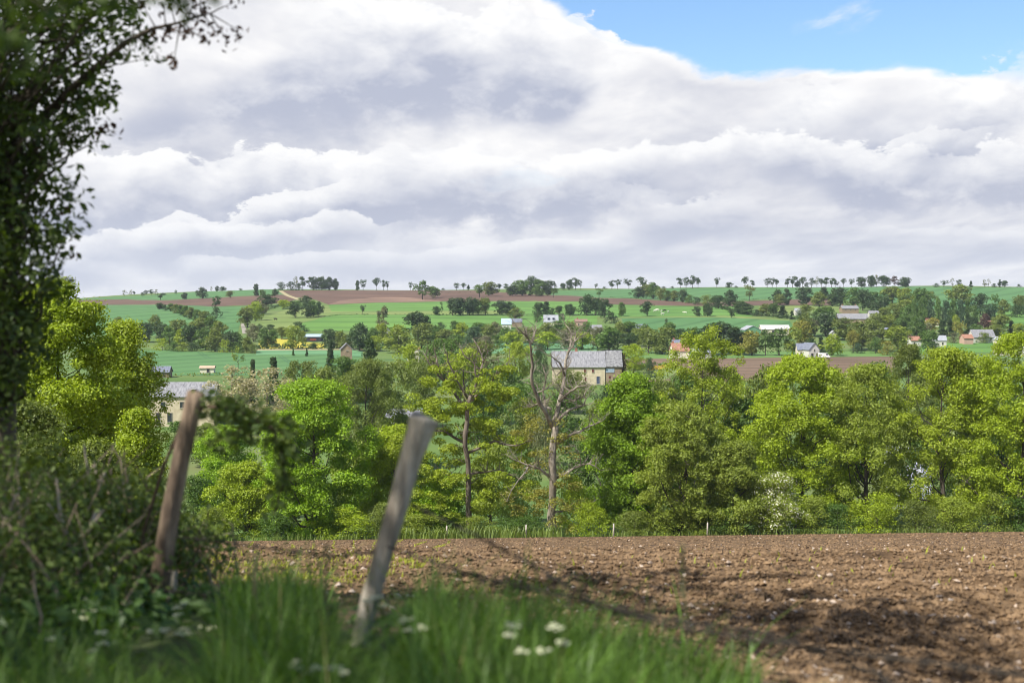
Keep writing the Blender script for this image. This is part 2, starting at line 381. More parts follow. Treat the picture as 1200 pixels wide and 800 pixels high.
drape('green_field', [(340,373),(390,369.5),(520,369.5),(700,370),(700,384),(560,388),(430,388),(340,388)], GREEN, .14)
drape('grass_field', [(284,391),(300,377),(340,361),(385,357.3),(390,368.6),(372,374),(352,379),(350,390)], LIMEF, .2)
drape('rape_field', [(303,399.5),(312,398),(338,396.6),(352,401),(380,402.5),(380,408),(303,408)], RAPE, .2)
drape('green_field', [(300,410.4),(420,409.6),(425,412),(425,418),(300,417)], TEAL2, .12)
drape('field_margin', [(300,409.2),(425,408.4),(425,410.2),(300,411)], STRAW, .2)
drape('green_field', [(120,410),(200,410.8),(300,414.8),(425,416),(425,424),(390,430),(360,440),(120,440)], TEAL, .16)
drape('green_field', [(560,402.5),(700,402.5),(700,414),(560,414)], TEAL2, .14)
drape('green_field', [(640,340.2),(750,338.6),(850,337.4),(1000,336.5),(1250,336.4),(1260,372),(1060,360),(1000,352),(905,350.4),(850,352.5),(800,353.2),(740,349.6),(703,348.8),(650,347.6)], TEAL, .10)
drape('brown_field', [(690,349),(740,350),(790,353),(815,355),(900,352),(970,350),(978,357.6),(930,357.6),(865,358.4),(815,358.6),(745,357.3),(690,356.4)], BROWN, .16)
drape('green_field', [(690,356.5),(745,357.4),(815,358.8),(865,358.6),(890,366),(880,371.4),(730,372.2),(690,370)], GREEN, .12)
drape('grass_field', [(728,371.4),(850,370.4),(925,374.4),(925,375.6),(850,372.4),(728,373)], LIMEF, .22)
drape('green_field', [(728,373),(850,372.2),(925,375.4),(935,392),(860,391),(735,391)], TEAL, .16)
drape('grass_field', [(890,358.6),(985,357.8),(990,367),(925,369.5),(890,366)], LIMEF, .16)
drape('brown_field', [(715,421),(880,419.6),(1000,418.2),(1055,418),(1045,436),(960,446),(700,448)], BROWNM, .12)
drape('grass_field', [(735,431),(800,429.5),(805,443),(728,447)], LIMEF, .2)
drape('grass_strip', [(700,412.5),(960,412.5),(1060,412),(1058,417.8),(960,418.3),(880,419.5),(700,420.8)], surf('lawn', (.09,.19,.04), (.14,.24,.06), .2), .14)
drape('green_field', [(1060,404),(1140,401),(1260,396),(1260,412),(1060,414)], GREEN, .12)
drape('green_field', [(1165,366),(1250,364),(1250,386),(1170,385)], GREEN, .2)
drape('dirt_path', [(326,340.8),(331,340.6),(338,345.4),(352,350.2),(366,351.6),(364,353),(348,351.4),(334,346.4)], STRAW, .24)
drape('dirt_path', [(282,379.5),(286,379.5),(290,391),(284,391)], surf('pale_gravel', (.24,.22,.18), (.34,.31,.26), .5), .3)
TRACK = surf('tractor_track', (.035, .10, .045), (.05, .13, .06), .3)
for pl in ([(325.5,416.6),(326.5,416.6),(341,427),(339.5,427)], [(329.5,416.6),(330.5,416.6),(345,426.5),(343.5,426.5)], [(231,412.4),(232,412.4),(243,420),(242,420)], [(235,412.6),(236,412.6),(248,420),(247,420)]):
    drape('tractor_track', pl, TRACK, .24)

# ------------------------------------------------------------------ ploughed field: clods, stones and sprouts (nobody could count them)
rng = np.random.default_rng(11)
def fieldpts(n, ymin, ymax, xr=.40, pw=-.5):
    u = rng.random(n); Y = (ymin**pw + u * (ymax**pw - ymin**pw)) ** (1 / pw)
    X = rng.uniform(-xr, xr, n) * Y
    s = (X + .57) * .773 + (Y - 6) * .634; k = s > 2.2
    k &= rng.random(len(k)) < np.where(s < 4.5, .5, 1); X, Y = X[k], Y[k]; return np.c_[X, Y, terrain(X, Y) + field_bump(X, Y)]
OCT = np.array([(1,0,0),(0,1,0),(-1,0,0),(0,-1,0),(0,0,1),(0,0,-1)], float); OF = np.array([(0,1,4),(1,2,4),(2,3,4),(3,0,4),(1,0,5),(2,1,5),(3,2,5),(0,3,5)])
def lumps(name, pts, size, mat, flat=.6):
    n = len(pts); V = OCT[None] * rng.uniform(.55, 1.3, (n, 6, 1)) + rng.normal(0, .18, (n, 6, 3))
    a = rng.uniform(0, 6.28, n); ca, sa = np.cos(a)[:, None], np.sin(a)[:, None]
    tilt = rng.normal(0, .5, n)[:, None]
    x, y, z = V[..., 0], V[..., 1] * rng.uniform(.5, 1, n)[:, None], V[..., 2] * flat
    y, z = y * np.cos(tilt) - z * np.sin(tilt), y * np.sin(tilt) + z * np.cos(tilt)
    V = np.stack([x * ca - y * sa, x * sa + y * ca, z], -1) * size[:, None, None] + pts[:, None]
    m = MB(); m.v = [V.reshape(-1, 3)]; m.f = (OF[None] + (np.arange(n) * 6)[:, None, None]).reshape(-1, 3).tolist(); m.m = [0] * len(m.f); m.n = n * 6
    return m.obj(name, mat)
CLOD = surf('dry_clod', (.11, .069, .036), (.29, .192, .108), 2.5, .95, 4)
STONE = surf('field_stone', (.34, .25, .18), (.55, .45, .36), 1.5, .85, 4)
p = fieldpts(190000, 5, 138, pw=-.3); sz = np.abs(rng.normal(0, .010, len(p))) + .006 + p[:, 1] * .0007
tag(lumps('soil_clods', p + np.array([0, 0, .01]), sz * 1.25, CLOD, .7), 'brown clods of earth strewn over the ploughed field', 'clods', kind='stuff')
p = fieldpts(4200, 6, 136, pw=-.3); sz = np.abs(rng.normal(0, .010, len(p))) + .007 + p[:, 1] * .0006
tag(lumps('field_stones', p + np.array([0, 0, .02]), sz * 1.3, STONE, .6), 'pale stones lying loose on the ploughed field', 'stones', kind='stuff')
def blades(pts, h, w, lean, segs=2, bend=.35):
    """grass blades as bent strips"""
    n = len(pts); a = rng.uniform(0, 6.283, n); dirv = np.c_[np.cos(a), np.sin(a), np.zeros(n)]; side = np.c_[-np.sin(a), np.cos(a), np.zeros(n)]
    ln = (lean if hasattr(lean, '__len__') else np.full(n, lean))
    V = []
    for k in range(segs + 1):
        t = k / segs; c = pts + np.c_[np.zeros(n), np.zeros(n), h * t * (1 - .25 * ln * t)] + dirv * (h * ln * t**2 * (.55 + bend))[:, None]
        ww = (w * (1 - t * .93) / 2)[:, None]; V += [c - side * ww, c + side * ww]
    V = np.stack(V, 1); f = []
    b = np.arange(n) * (2 * (segs + 1))
    fs = np.concatenate([np.stack([b + 2*k, b + 2*k + 1, b + 2*k + 3, b + 2*k + 2], 1) for k in range(segs)])
    m = MB(); m.v = [V.reshape(-1, 3)]; m.f = fs.tolist(); m.m = [0] * len(fs); m.n = V.shape[0] * V.shape[1]; return m
SPROUT = leafmat('sprout_leaves', (.30, .33, .04), .3)
p = fieldpts(1500, 13, 60); a = p[rng.random(len(p)) < .8]
rows = []
for k in range(11):                                    # curving drill rows of seedlings at the far left of the field
    x0 = 226 + k * 26
    for t in np.linspace(0, 1, 130):
        px = x0 + t * 40 + 5 * math.sin(t * 8 + k * .5); py = 690 - k * .8 - 50 * t + 3.0 * math.sin(t * 11 + k)
        g = ground(px, py, 12); rows.append((g.x + rng.normal(0, .04), g.y + rng.normal(0, .06), 0))
rows = np.array(rows); rows = rows[(rows[:, 1] < 136)]; rows[:, 2] = terrain(rows[:, 0], rows[:, 1]) + field_bump(rows[:, 0], rows[:, 1])
rows = np.repeat(rows, 4, 0) + rng.normal(0, .05, (len(rows) * 4, 3)) * np.array([1, 1, 0])
allp = np.concatenate([a, rows]); hh = np.concatenate([rng.uniform(.04, .10, len(a)), rng.uniform(.08, .16, len(rows)) * np.clip(rows[:, 1] / 60, .5, 1.6)])
tag(blades(allp, hh, hh * .35, .6).obj('crop_sprouts', SPROUT), 'yellow green seedlings coming up in rows on the ploughed field', 'seedlings', kind='stuff')

# ------------------------------------------------------------------ near treeline (each tree its own crown and trunk)
def near_tree(name, label, group, x, ytop, D, w, prof, tone, t0=.1, npf=90, pr=1.35, per=190, size=.24, flat=.55, seed=1, r0=.28, nl=34, bark=BARKD, outer=.42, lobe=.2, cat='tree', lean=0, spread=.62):
    rg = np.random.default_rng(seed); p = at(x, 400, D); p.z = tz(p.x, p.y)
    H = at(x, ytop, D).z - p.z; R = w * D / F / 2
    q, cen = crown_geo(rg, H, R * 1.06, t0, prof, int(npf * 2.2), pr * .84, int(per * 1.8), size * .56, min(.85, flat + .15), outer, lobe, spread * .45)
    root = empty(name, p); m = MB(); m.quads(q); m.obj('crown', leaf(tone) if isinstance(tone, str) else tone, root)
    t = MB(); limbs(rg, t, cen, H, t0, r0, nl, 0, 5); t.obj('trunk', bark, root, smooth=True)
    return tag(root, label, cat, group), cen
G = 'trees along the far edge of the ploughed field'
T = near_tree
T('maple_tree', 'dense bright green rounded tree at the field edge, just behind the forked top post', G, 368, 448, 146, 122, 'round', 'vi', .03, 120, 1.35, 200, .22, .5, 21, .35, 40, outer=.38)
T('maple_tree', 'dense bright green tree standing right of the dead pale tree', G, 742, 441, 150, 104, 'round', 'vi', .04, 125, 1.4, 200, .22, .5, 22, .35, outer=.38)
T('broadleaf_tree', 'olive green feathery tree right of the dense tree beside the dead one', G, 798, 474, 144, 118, 'round', 'fe', .03, 110, 1.1, 150, .2, .6, 23, .25)
T('oak_tree', 'tall yellow green oak with an open top rising above the treeline', G, 828, 384, 172, 124, 'tall', 'ye', .2, 84, 1.05, 100, .22, .6, 24, .28, nl=60, outer=.5)
T('maple_tree', 'broad bright green tree above the white blossoming hawthorn', G, 938, 420, 154, 134, 'round', 'lm', .05, 130, 1.4, 185, .22, .5, 25, .35, outer=.4)
T('broadleaf_tree', 'low olive tree left of the white hawthorn', G, 862, 520, 143, 92, 'bush', 'fe', .02, 80, 1.0, 150, .19, .6, 26, .18)
T('broadleaf_tree', 'soft olive green tree with a thin open crown right of the hawthorn', G, 1016, 430, 152, 120, 'tall', 'fe', .06, 105, 1.15, 120, .2, .6, 27, .28, 50)
T('broadleaf_tree', 'yellow green wide tree in front of the grey shed gap', G, 1112, 410, 150, 128, 'tall', 'ye', .05, 120, 1.2, 130, .21, .55, 28, .3, 50)
T('broadleaf_tree', 'tall yellow green tree cut off by the right picture edge', G, 1192, 392, 146, 130, 'tall', 'lm', .05, 130, 1.25, 140, .21, .55, 29, .3, 50)
T('willow_tree', 'pale olive dome-shaped tree rising behind the treeline near the brown field', G, 1064, 404, 196, 62, 'round', 'ol', .1, 70, 1.1, 130, .2, .7, 30, .25)
T('broadleaf_tree', 'lime tree low at the field edge between the two posts', G, 290, 545, 150, 92, 'bush', 'lm', .02, 80, 1.1, 150, .2, .6, 31, .2)
T('broadleaf_tree', 'bright green tree behind the bramble arch beside the weathered post', G, 262, 500, 172, 74, 'round', 'vi', .05, 80, 1.2, 160, .21, .55, 32, .25)
T('broadleaf_tree', 'green leafy tree behind the forked top post', G, 462, 500, 152, 88, 'bush', 'lm', .02, 90, 1.1, 150, .2, .6, 33, .22)
T('broadleaf_tree', 'dark green low tree under the half dead oak', G, 520, 560, 148, 66, 'bush', 'vi', .02, 70, 1.0, 140, .19, .6, 34, .2)
T('willow_tree', 'wide olive grey willow behind the dense rounded tree', G, 432, 424, 215, 96, 'round', 'ol', .05, 110, 1.3, 150, .21, .7, 35, .3, 50)
# hawthorn in blossom
root, cen = T('hawthorn_tree', 'low hawthorn covered in white blossom at the field edge', None, 912, 556, 141.5, 62, 'bush', 'fe', .03, 40, .9, 110, .15, .6, 36, .12, 12)
bm_ = MB(); rg = np.random.default_rng(5); k = np.repeat(np.arange(len(cen)), 34); d = unit(rg.normal(size=(len(k), 3)) + [0, -.2, .5])
bm_.quads(leaf_quads(rg, cen[k] + d * (.35 + .55 * rg.random((len(k), 1))) * np.array([1.15, 1.15, .8]), d, rg.uniform(.04, .095, len(k)), .9)); bm_.obj('blossom', leafmat('white_blossom', (.62, .62, .52), .15, trans=.2), root)
# half dead oak: crown layers plus bare limbs; dead tree
LR = .66
def limb_set(mb, base, D, lines, yj=1.0, seed=3, sides=6):
    """limbs given as runs of (photo x, y, radius); each run bends towards or away from the lens as it goes"""
    rg = random.Random(seed); ends = []
    for ln in lines:
        off = 0.0; k = rg.uniform(-yj, yj); pts, rad = [], []
        for i, (x, y, r) in enumerate(ln):
            q = at(x, y, D); dd = k * i + rg.uniform(-.12, .12) * i
            q.y += dd; pts.append(q - base); rad.append(r * LR)
        P2, R2 = [pts[0]], [rad[0]]                       # add a kink between joints
        for a, b, ra, rb in zip(pts, pts[1:], rad, rad[1:]):
            L = (b - a).length; mid = a.lerp(b, .5) + Vector((rg.uniform(-1, 1), rg.uniform(-1, 1), rg.uniform(-1, 1))) * L * .07
            P2 += [mid, b]; R2 += [(ra + rb) / 2, rb]
        mb.tube(P2, R2, sides, cap=True); ends += P2
        for _ in range(int(len(P2) * 3.4)):               # twigs
            i = rg.randrange(1, len(P2)); a = P2[i]; dv = Vector((rg.uniform(-1, 1), rg.uniform(-1, 1), rg.uniform(-.2, 1))).normalized()
            L = rg.uniform(.4, 1.9); r = min(.045, R2[i] * .5)
            q1 = a + dv * L * .5 + Vector((0, 0, rg.uniform(-.1, .1))); q2 = a + dv * L + Vector((0, 0, rg.uniform(0, .3)))
            mb.tube([a, q1, q2], [r, r * .7, r * .25], 4, cap=False)
            for c_ in (q1, q1.lerp(q2, .5)):
                e_ = c_ + (dv + Vector((rg.uniform(-1, 1), rg.uniform(-1, 1), rg.uniform(-.3, 1)))).normalized() * L * rg.uniform(.3, .6); mb.tube([c_, c_.lerp(e_, .5) + Vector((0, 0, .03)), e_], [r * .5, r * .4, r * .2], 3, cap=False)
    return ends
D = 147.0; base = at(545, 400, D); base.z = tz(base.x, base.y)
root = tag(empty('oak_tree', base), 'half dead oak with bare limbs on top and yellow green lower layers', 'tree', G)
yb = 345 - base.z / D * F
mb = MB()
limb_set(mb, base, D, [[(547,yb+5,.62),(549,590,.48),(549,540,.42),(546,505,.4),(548,480,.36),(552,462,.3)],
    [(552,470,.28),(560,445,.2),(566,425,.15),(560,408,.1),(553,398,.05)], [(552,470,.26),(575,450,.17),(583,432,.12),(592,428,.08),(600,430,.04)],
    [(560,446,.16),(556,425,.12),(543,415,.09),(538,402,.04)], [(548,480,.26),(528,455,.2),(512,440,.15),(500,425,.1),(493,413,.05)],
    [(520,448,.16),(512,425,.12),(508,410,.05)], [(566,425,.1),(572,412,.07),(569,399,.03)], [(552,474,.2),(536,446,.15),(526,424,.1),(522,408,.05)],
    [(547,520,.25),(520,505,.17),(495,508,.1),(478,500,.05)], [(549,530,.25),(580,515,.17),(605,520,.1),(622,512,.05)], [(549,560,.2),(520,556,.12),(498,566,.05)], [(549,555,.2),(585,550,.12),(605,560,.05)]], 1.0, 4)
mb.obj('trunk', surf('oak_bark', (.09,.07,.05), (.24,.20,.155), 2.5, .9, bump=.5, bscale=8, stretch=(1,1,.3)), root, smooth=True)
rg = np.random.default_rng(44)
def layer_crown(rg, base, D, spots, tone, root, per=240, size=.17, name='crown', dens=1.0):
    m = MB()
    for x, y, wpx, hpx in spots:
        q = at(x, y, D) - base; n = int(max(1, wpx * .16 * dens)); W = wpx * D / F / 2; Hh = hpx * D / F / 2
        for _ in range(n):
            a = rg.uniform(0, 6.283); r = math.sqrt(rg.random()) * W; c = np.array([q.x + r * math.cos(a), q.y + r * .8 * math.sin(a), q.z + rg.uniform(-1, 1) * Hh])
            k = int(per * rg.uniform(.5, 1.2)); d = unit(rg.normal(size=(k, 3)) + np.array([0, 0, .3])); pr = rg.uniform(.6, 1.2)
            pos = c + d * pr * (.5 + .5 * rg.random((k, 1))) * np.array([1, 1, .5])
            m.quads(leaf_quads(rg, pos, d * .5 + np.array([0, 0, .6]) + rg.normal(size=(k, 3)) * .5, size * rg.uniform(.6, 1.3, k)))
    return m.obj(name, leaf(tone), root)
layer_crown(rg, base, D, [(545,470,90,40),(510,480,70,30),(590,470,60,30),(500,520,80,36),(565,510,90,36),(600,530,50,30),(530,555,90,34),(590,570,70,34),(545,590,90,30),(500,590,60,30),(580,440,40,24),(520,440,40,20)], 'ye', root, per=300, size=.115, dens=1.45)
# dead tree
D = 144.0; base = at(648, 400, D); base.z = tz(base.x, base.y)
root = tag(empty('dead_tree', base), 'tall dead tree with pale bare limbs and a straight trunk at the field edge', 'tree')
yb = 345 - base.z / D * F
mb = MB()
limb_set(mb, base, D, [[(648,yb+5,.85),(648,620,.72),(647,590,.6),(648,560,.58),(648,520,.55),(650,492,.5)],
    [(647,500,.4),(638,480,.32),(628,460,.28),(622,440,.24),(622,415,.2),(620,398,.14),(612,388,.09),(604,378,.04)], [(621,405,.16),(627,390,.1),(629,376,.04)],
    [(618,396,.1),(606,384,.07),(600,374,.03)], [(649,495,.4),(656,470,.33),(662,445,.27),(664,425,.22),(670,408,.18),(672,394,.12),(664,380,.07),(662,368,.03)],
    [(671,402,.13),(678,396,.09),(688,391,.05)], [(668,410,.14),(674,398,.1),(674,384,.04)], [(662,440,.18),(656,425,.12),(645,416,.07),(640,414,.03)],
    [(655,470,.24),(668,458,.17),(676,452,.12),(690,448,.05)], [(658,462,.2),(672,470,.13),(684,464,.09),(694,450,.04)], [(651,495,.28),(668,480,.2),(684,476,.14),(692,462,.05)],
    [(652,520,.3),(672,508,.2),(690,500,.14),(706,494,.07),(712,488,.03)], [(650,560,.28),(672,548,.18),(690,542,.12),(704,550,.05)], [(680,546,.1),(678,530,.07),(672,520,.03)],
    [(648,560,.26),(632,548,.18),(618,544,.13),(600,536,.06),(592,530,.03)], [(620,545,.14),(608,560,.09),(594,584,.04)], [(646,480,.24),(634,472,.15),(622,478,.08),(612,470,.03)],
    [(640,484,.2),(636,458,.14),(640,440,.09),(636,428,.04)], [(648,600,.2),(668,598,.12),(690,594,.07),(706,588,.03)], [(628,460,.16),(640,455,.1),(648,448,.04)], [(664,430,.14),(652,440,.09),(646,430,.04)]], 1.1, 9, 7)
mb.obj('trunk', BARKW, root, smooth=True)
layer_crown(np.random.default_rng(8), base, D, [(632,505,60,30),(668,520,40,30),(628,540,50,30),(660,570,60,40),(622,590,60,34),(650,600,60,40)], 'or', root, per=120, size=.11, dens=1.3)

# trees standing thickly behind the first row
B = 'trees standing behind the field edge'
cluster('behind the treeline right of the dead tree', B, [
    (775,446,1235,52,'rd','ol'), (806,440,1250,50,'rd','md'), (858,440,1240,54,'rd','lm'), (900,433,1225,60,'rd','ol'), (978,434,1235,58,'rd','fe'), (1030,428,1240,54,'rd','md'), (1092,420,1230,64,'rd','ol'), (1150,424,1235,70,'rd','fe'), (690,520,1163,60,'bu','md'), (760,470,1175,70,'rd','lm'), (815,500,1160,66,'rd','ol'), (880,470,1172,70,'rd','md'), (905,500,1162,60,'tl','ol'), (985,470,1168,66,'tl','md'),
    (1045,470,1165,60,'rd','ol'), (1090,520,1162,52,'bu','md'), (1150,440,1170,80,'tl','ol'), (1180,470,1160,70,'rd','md'), (1225,430,1165,80,'rd','lm')])
cluster('behind the treeline before the dead tree', B, [
    (225,560,1158,60,'bu','md'), (212,494,1262,44,'rd','md'), (243,498,1240,50,'rd','ol'), (318,560,1165,60,'bu','ol'), (415,520,1163,60,'rd','fe'), (490,530,1170,60,'rd','md'), (575,520,1165,60,'rd','fe'), (612,530,1160,46,'bu','md'), (672,560,1152,40,'bu','lm'),
    (600,580,1154,40,'bu','fe')])
shr = [(250,596,143),(322,600,143),(405,596,143),(450,590,144),(488,604,143),(560,606,143),(612,606,144),(690,590,143),(745,600,143),(780,598,142),(822,586,142),(850,596,142),(955,584,142),(985,592,142),(1030,580,142),(1075,588,142),(1120,584,142),(1160,578,142),(1195,584,142)]
for part_, ph in ((shr[:12], 'under the treeline left of the hawthorn'), (shr[12:], 'under the treeline from the hawthorn rightwards')):
    cluster(ph, 'bushes at the foot of the treeline', [(x, y, 1000 + d_, 44 + (i * 7) % 16, 'bu', ('fe','md','lm','ol','fe')[i % 5]) for i, (x, y, d_) in enumerate(part_)])

# ------------------------------------------------------------------ trees at the left, nearer than the field's far edge
GL = 'trees at the left of the field'
T('maple_tree', 'bright lime tree, tallest of those below the overhanging dark tree', GL, 62, 330, 52, 168, 'tall', 'lm', .03, 150, .75, 260, .105, .5, 51, .16, 40, outer=.38)
T('hazel_tree', 'yellow green feathery tree left of the slate roofed cottage', GL, 148, 378, 58, 104, 'tall', 'ye', .03, 130, .6, 190, .085, .6, 52, .13, 40)
T('hazel_tree', 'greyish green low tree at the left edge above the brambles', GL, 18, 468, 38, 150, 'bush', 'ol', .02, 110, .5, 200, .065, .6, 53, .1, 30)
T('hazel_tree', 'bright green bushy tree left of the weathered post', GL, 160, 482, 46, 66, 'bush', 'lm', .02, 90, .5, 190, .08, .6, 54, .1, 30)
T('hazel_tree', 'olive bush below the yellow green feathery tree', GL, 110, 520, 40, 100, 'bush', 'fe', .02, 90, .5, 200, .07, .6, 55, .1, 30)

# ------------------------------------------------------------------ valley trees between the field edge and the farmhouse
V_ = 'trees in the valley'
cluster('of the budding trees by the cottage', 'bare budding trees', [(252,446,1300,40,'sp','pa'), (272,428,1335,40,'sp','pa'), (292,446,1290,56,'sp','pa'), (312,432,1300,48,'sp','pa'), (332,444,1285,46,'sp','pa'), (236,452,1318,24,'sp','pa')])
cluster('of the dark conifers above the posts', 'dark conifers in the valley', [(296,421,1345,13,'co','dk'), (320,419,1335,22,'co','dk'), (387,398,1440,16,'co','dk'), (433,398,1345,28,'co','dk')])
cluster('in the wood behind the half dead oak', V_, [
    (352,424,1330,40,'rd','ol'), (378,432,1300,44,'rd','ol'), (404,420,1350,40,'rd','md'), (462,424,1300,46,'rd','ol'), (472,487,1222,48,'rd','fe'), (446,486,1218,40,'rd','lm'), (480,405,1400,30,'rd','lm'), (497,420,1330,44,'rd','ol'),
    (520,398,1390,46,'rd','md'), (545,410,1350,46,'rd','ye'), (566,402,1385,44,'rd','ol'), (585,428,1310,50,'rd','md'), (608,402,1410,34,'rd','ye'), (570,455,1260,56,'rd','md')])
cluster('around the dead tree below the farmhouse', V_, [
    (620,448,1275,44,'rd','md'), (634,404,1385,22,'bu','dk'), (612,470,1240,44,'rd','ol'), (640,470,1235,34,'bu','gy'), (668,434,1330,44,'rd','ol'), (664,462,1260,44,'rd','md'), (712,452,1310,40,'bu','dk'),
    (735,456,1300,34,'rd','md'), (705,470,1250,44,'rd','ol')])
cluster('right of the farmhouse near the tan field', V_, [(742,404,1470,30,'rd','lm'), (748,436,1370,16,'bu','md'), (770,452,1330,40,'rd','md'), (800,438,1350,36,'rd','gy'), (830,440,1340,36,'rd','ol'), (762,420,1440,16,'bu','dk')])

# ------------------------------------------------------------------ far trees: skyline
S = 'trees along the skyline'
cluster('on the skyline above the left red-brown strip', S, [(145.5,340,347.2,8,'sp','gy'), (153.5,340,346.8,5,'sp','gy'), (157,341.5,346.6,4.5,'op','dk'), (167,342.5,346.6,5,'bu','dk'), (171,340.3,346.2,6.5,'op','dk'), (177,339.5,346,6,'op','dk'), (182,339,345.6,6,'sp','gy'), (206,340,344.2,3.5,'bu','dk')])
cluster('on the skyline left of the tilled hilltop', S, [(247.5,336,341.4,5,'sp','gy'), (254.5,335,341.2,4.5,'tl','dk'), (260.5,336,341,7,'rd','dk'), (282,338,340.6,4.5,'bu','dk')])
cluster('in the top left green field', 'trees in the upper left green field', [(188,343.5,351.4,9,'um','dk'), (216,343,350.8,7,'rd','dk'), (237,337.3,349.8,11,'rd','dk'), (270,341,348.8,8,'rd','ol'), (300,333.3,346.8,9,'tl','dk'), (307.5,339.3,347,7,'rd','md'), (322,338.8,347.2,7,'rd','dk')])
cluster('in the dark copses on the left hilltop', 'trees of the hilltop copses', [(330,331,340.4,11,'bu','dk'), (340,330,340.3,12,'bu','dk'), (347,325,340.2,7,'sp','gy'), (355,325.3,340.2,8,'op','dk'), (350,332,340.2,9,'bu','dk'), (367,325,340.2,13,'rd','dk'), (377,324.5,340.2,13,'rd','dk'), (386,325.5,340.2,11,'rd','dk'), (393,327,340.2,8,'tl','dk')])
cluster('on the skyline above the tilled hill', S, [(419,329,340,6,'tl','dk'), (425.5,328,340,11,'um','dk'), (441,326.4,340,9,'op','dk'), (449.5,329,340,5,'op','dk'), (454,329.6,340,5,'um','dk'), (481,330.8,340,6.5,'um','dk'), (519,337.6,340.2,5.5,'bu','dk'), (535,331.8,340,10,'um','dk'), (543,332,340,6,'op','dk'), (549,334,340,3.5,'tl','dk'),
    (495,329,351,21,'oa','md','broad oak, larger of the pair standing on the tilled brown hill'), (507.5,336,349.4,14,'rd','md','round tree, smaller of the pair standing on the tilled brown hill')])
cluster('in the big copse on the brown strip', 'trees of the big skyline copse', [(562,334,348.6,15,'um','md'), (573,330.6,346.4,16,'rd','ol'), (585,333,341,7,'op','dk'), (593.5,333,341,6,'op','dk'), (600,334.6,346.6,17,'rd','dk'), (612,328.6,346.6,20,'rd','md'), (622,324.8,346.4,18,'rd','dk'), (633,328,346.6,18,'rd','md'), (642,329,346.6,15,'rd','dk'), (648.5,337,348.6,13,'um','md'), (628,336,347,14,'bu','md')])
cluster('on the skyline right of the big copse', S, [(660,332,339.8,6.5,'rd','dk'), (667,327.8,339.6,9.5,'rd','dk'), (674.5,326,339.6,8,'op','dk'), (680,327.6,339.6,8.5,'um','dk'), (698,332,339.2,5,'um','dk'), (708,336,339,6.5,'bu','dk'), (717,329,338.8,8,'op','dk'), (723.5,327,338.8,10,'um','dk'), (737,326.4,338.6,13,'um','dk'), (753,325,338.6,12,'um','dk')])
cluster('in the hedgerow running down the hill', 'trees of the hedgerow down the hill', [(702,338,348.6,11,'um','md'), (748,336.6,349.6,13,'rd','dk'), (757,333.5,349.8,13,'rd','ol'), (766,331.6,350.2,13,'rd','md'), (774,337.6,352,11,'rd','ol'), (782,340.6,352.6,10,'tl','md'), (790,341,353.4,11,'tl','ol'), (799.5,339.6,354.2,12,'rd','dk'), (808,346,355.4,11,'bu','md'), (817,348.4,357.2,12,'bu','dk'), (829,346,357.6,17,'bu','ol'), (842,346.6,361.5,18,'rd','dk')])
cluster('on the skyline above the downhill hedgerow', S, [(778,335.6,338.4,5.5,'bu','dk'), (788,335.4,338.2,4.5,'bu','dk'), (797.5,326.4,338,7,'op','dk'), (804,325.3,338,8.5,'op','dk'), (811.5,323.6,337.9,8.5,'op','dk'), (818,326,337.8,7,'op','dk'), (840,325,337.5,10.5,'um','dk'), (854.5,331,337.4,7.5,'rd','dk'), (862.5,335,337.3,5,'bu','dk'), (873,325,337.2,8.5,'op','dk'), (882.5,329,337.2,6,'op','dk')])
cluster('in the long skyline row, its left half', S, [(899,326.4,337,8,'op','dk'), (905,325.8,337,9,'um','dk'), (910,327.6,337,6,'op','dk'), (922.5,327,336.9,8,'op','dk'), (929,324,336.9,9,'um','dk'), (935,329,336.9,7,'rd','dk'), (940.5,325.4,336.8,8,'op','dk'), (945,331,336.8,6,'bu','dk'), (951,326,336.8,8,'op','dk'), (957.5,325,336.7,6,'sp','gy'), (962.5,327,336.7,8,'op','dk'), (968,326,336.7,8,'op','dk')])
cluster('in the long skyline row, its right half', S, [(974.5,326,336.7,8,'um','dk'), (979.5,328,336.7,6,'op','dk'), (988.5,326.8,336.6,6,'op','dk'), (997.5,326,336.6,8,'um','dk'), (1010,325,336.6,12,'rd','dk'), (1021,323,336.6,10,'rd','dk'), (1027,322,336.6,7,'sp','gy'), (1036,323.4,336.6,13,'rd','dk'), (1049,324,336.6,10,'op','cu'), (1061,325,336.6,13,'rd','dk')])
cluster('on the skyline right of the long row', S, [(1097,332,336.5,7,'bu','dk'), (1106,328,336.5,10,'um','dk'), (1116,326,336.5,6,'sp','gy'), (1124,328,336.5,10,'um','dk'), (1138,329,336.5,6,'co','dk'), (1154,328,336.5,5.5,'sp','gy'), (1158.5,327,336.5,5,'sp','gy'), (1165,332.4,336.5,6,'bu','dk'), (1171.5,328,336.5,4.5,'po','dk'), (1177,329,336.5,7,'rd','dk'), (1194,333,336.5,6,'bu','dk')])
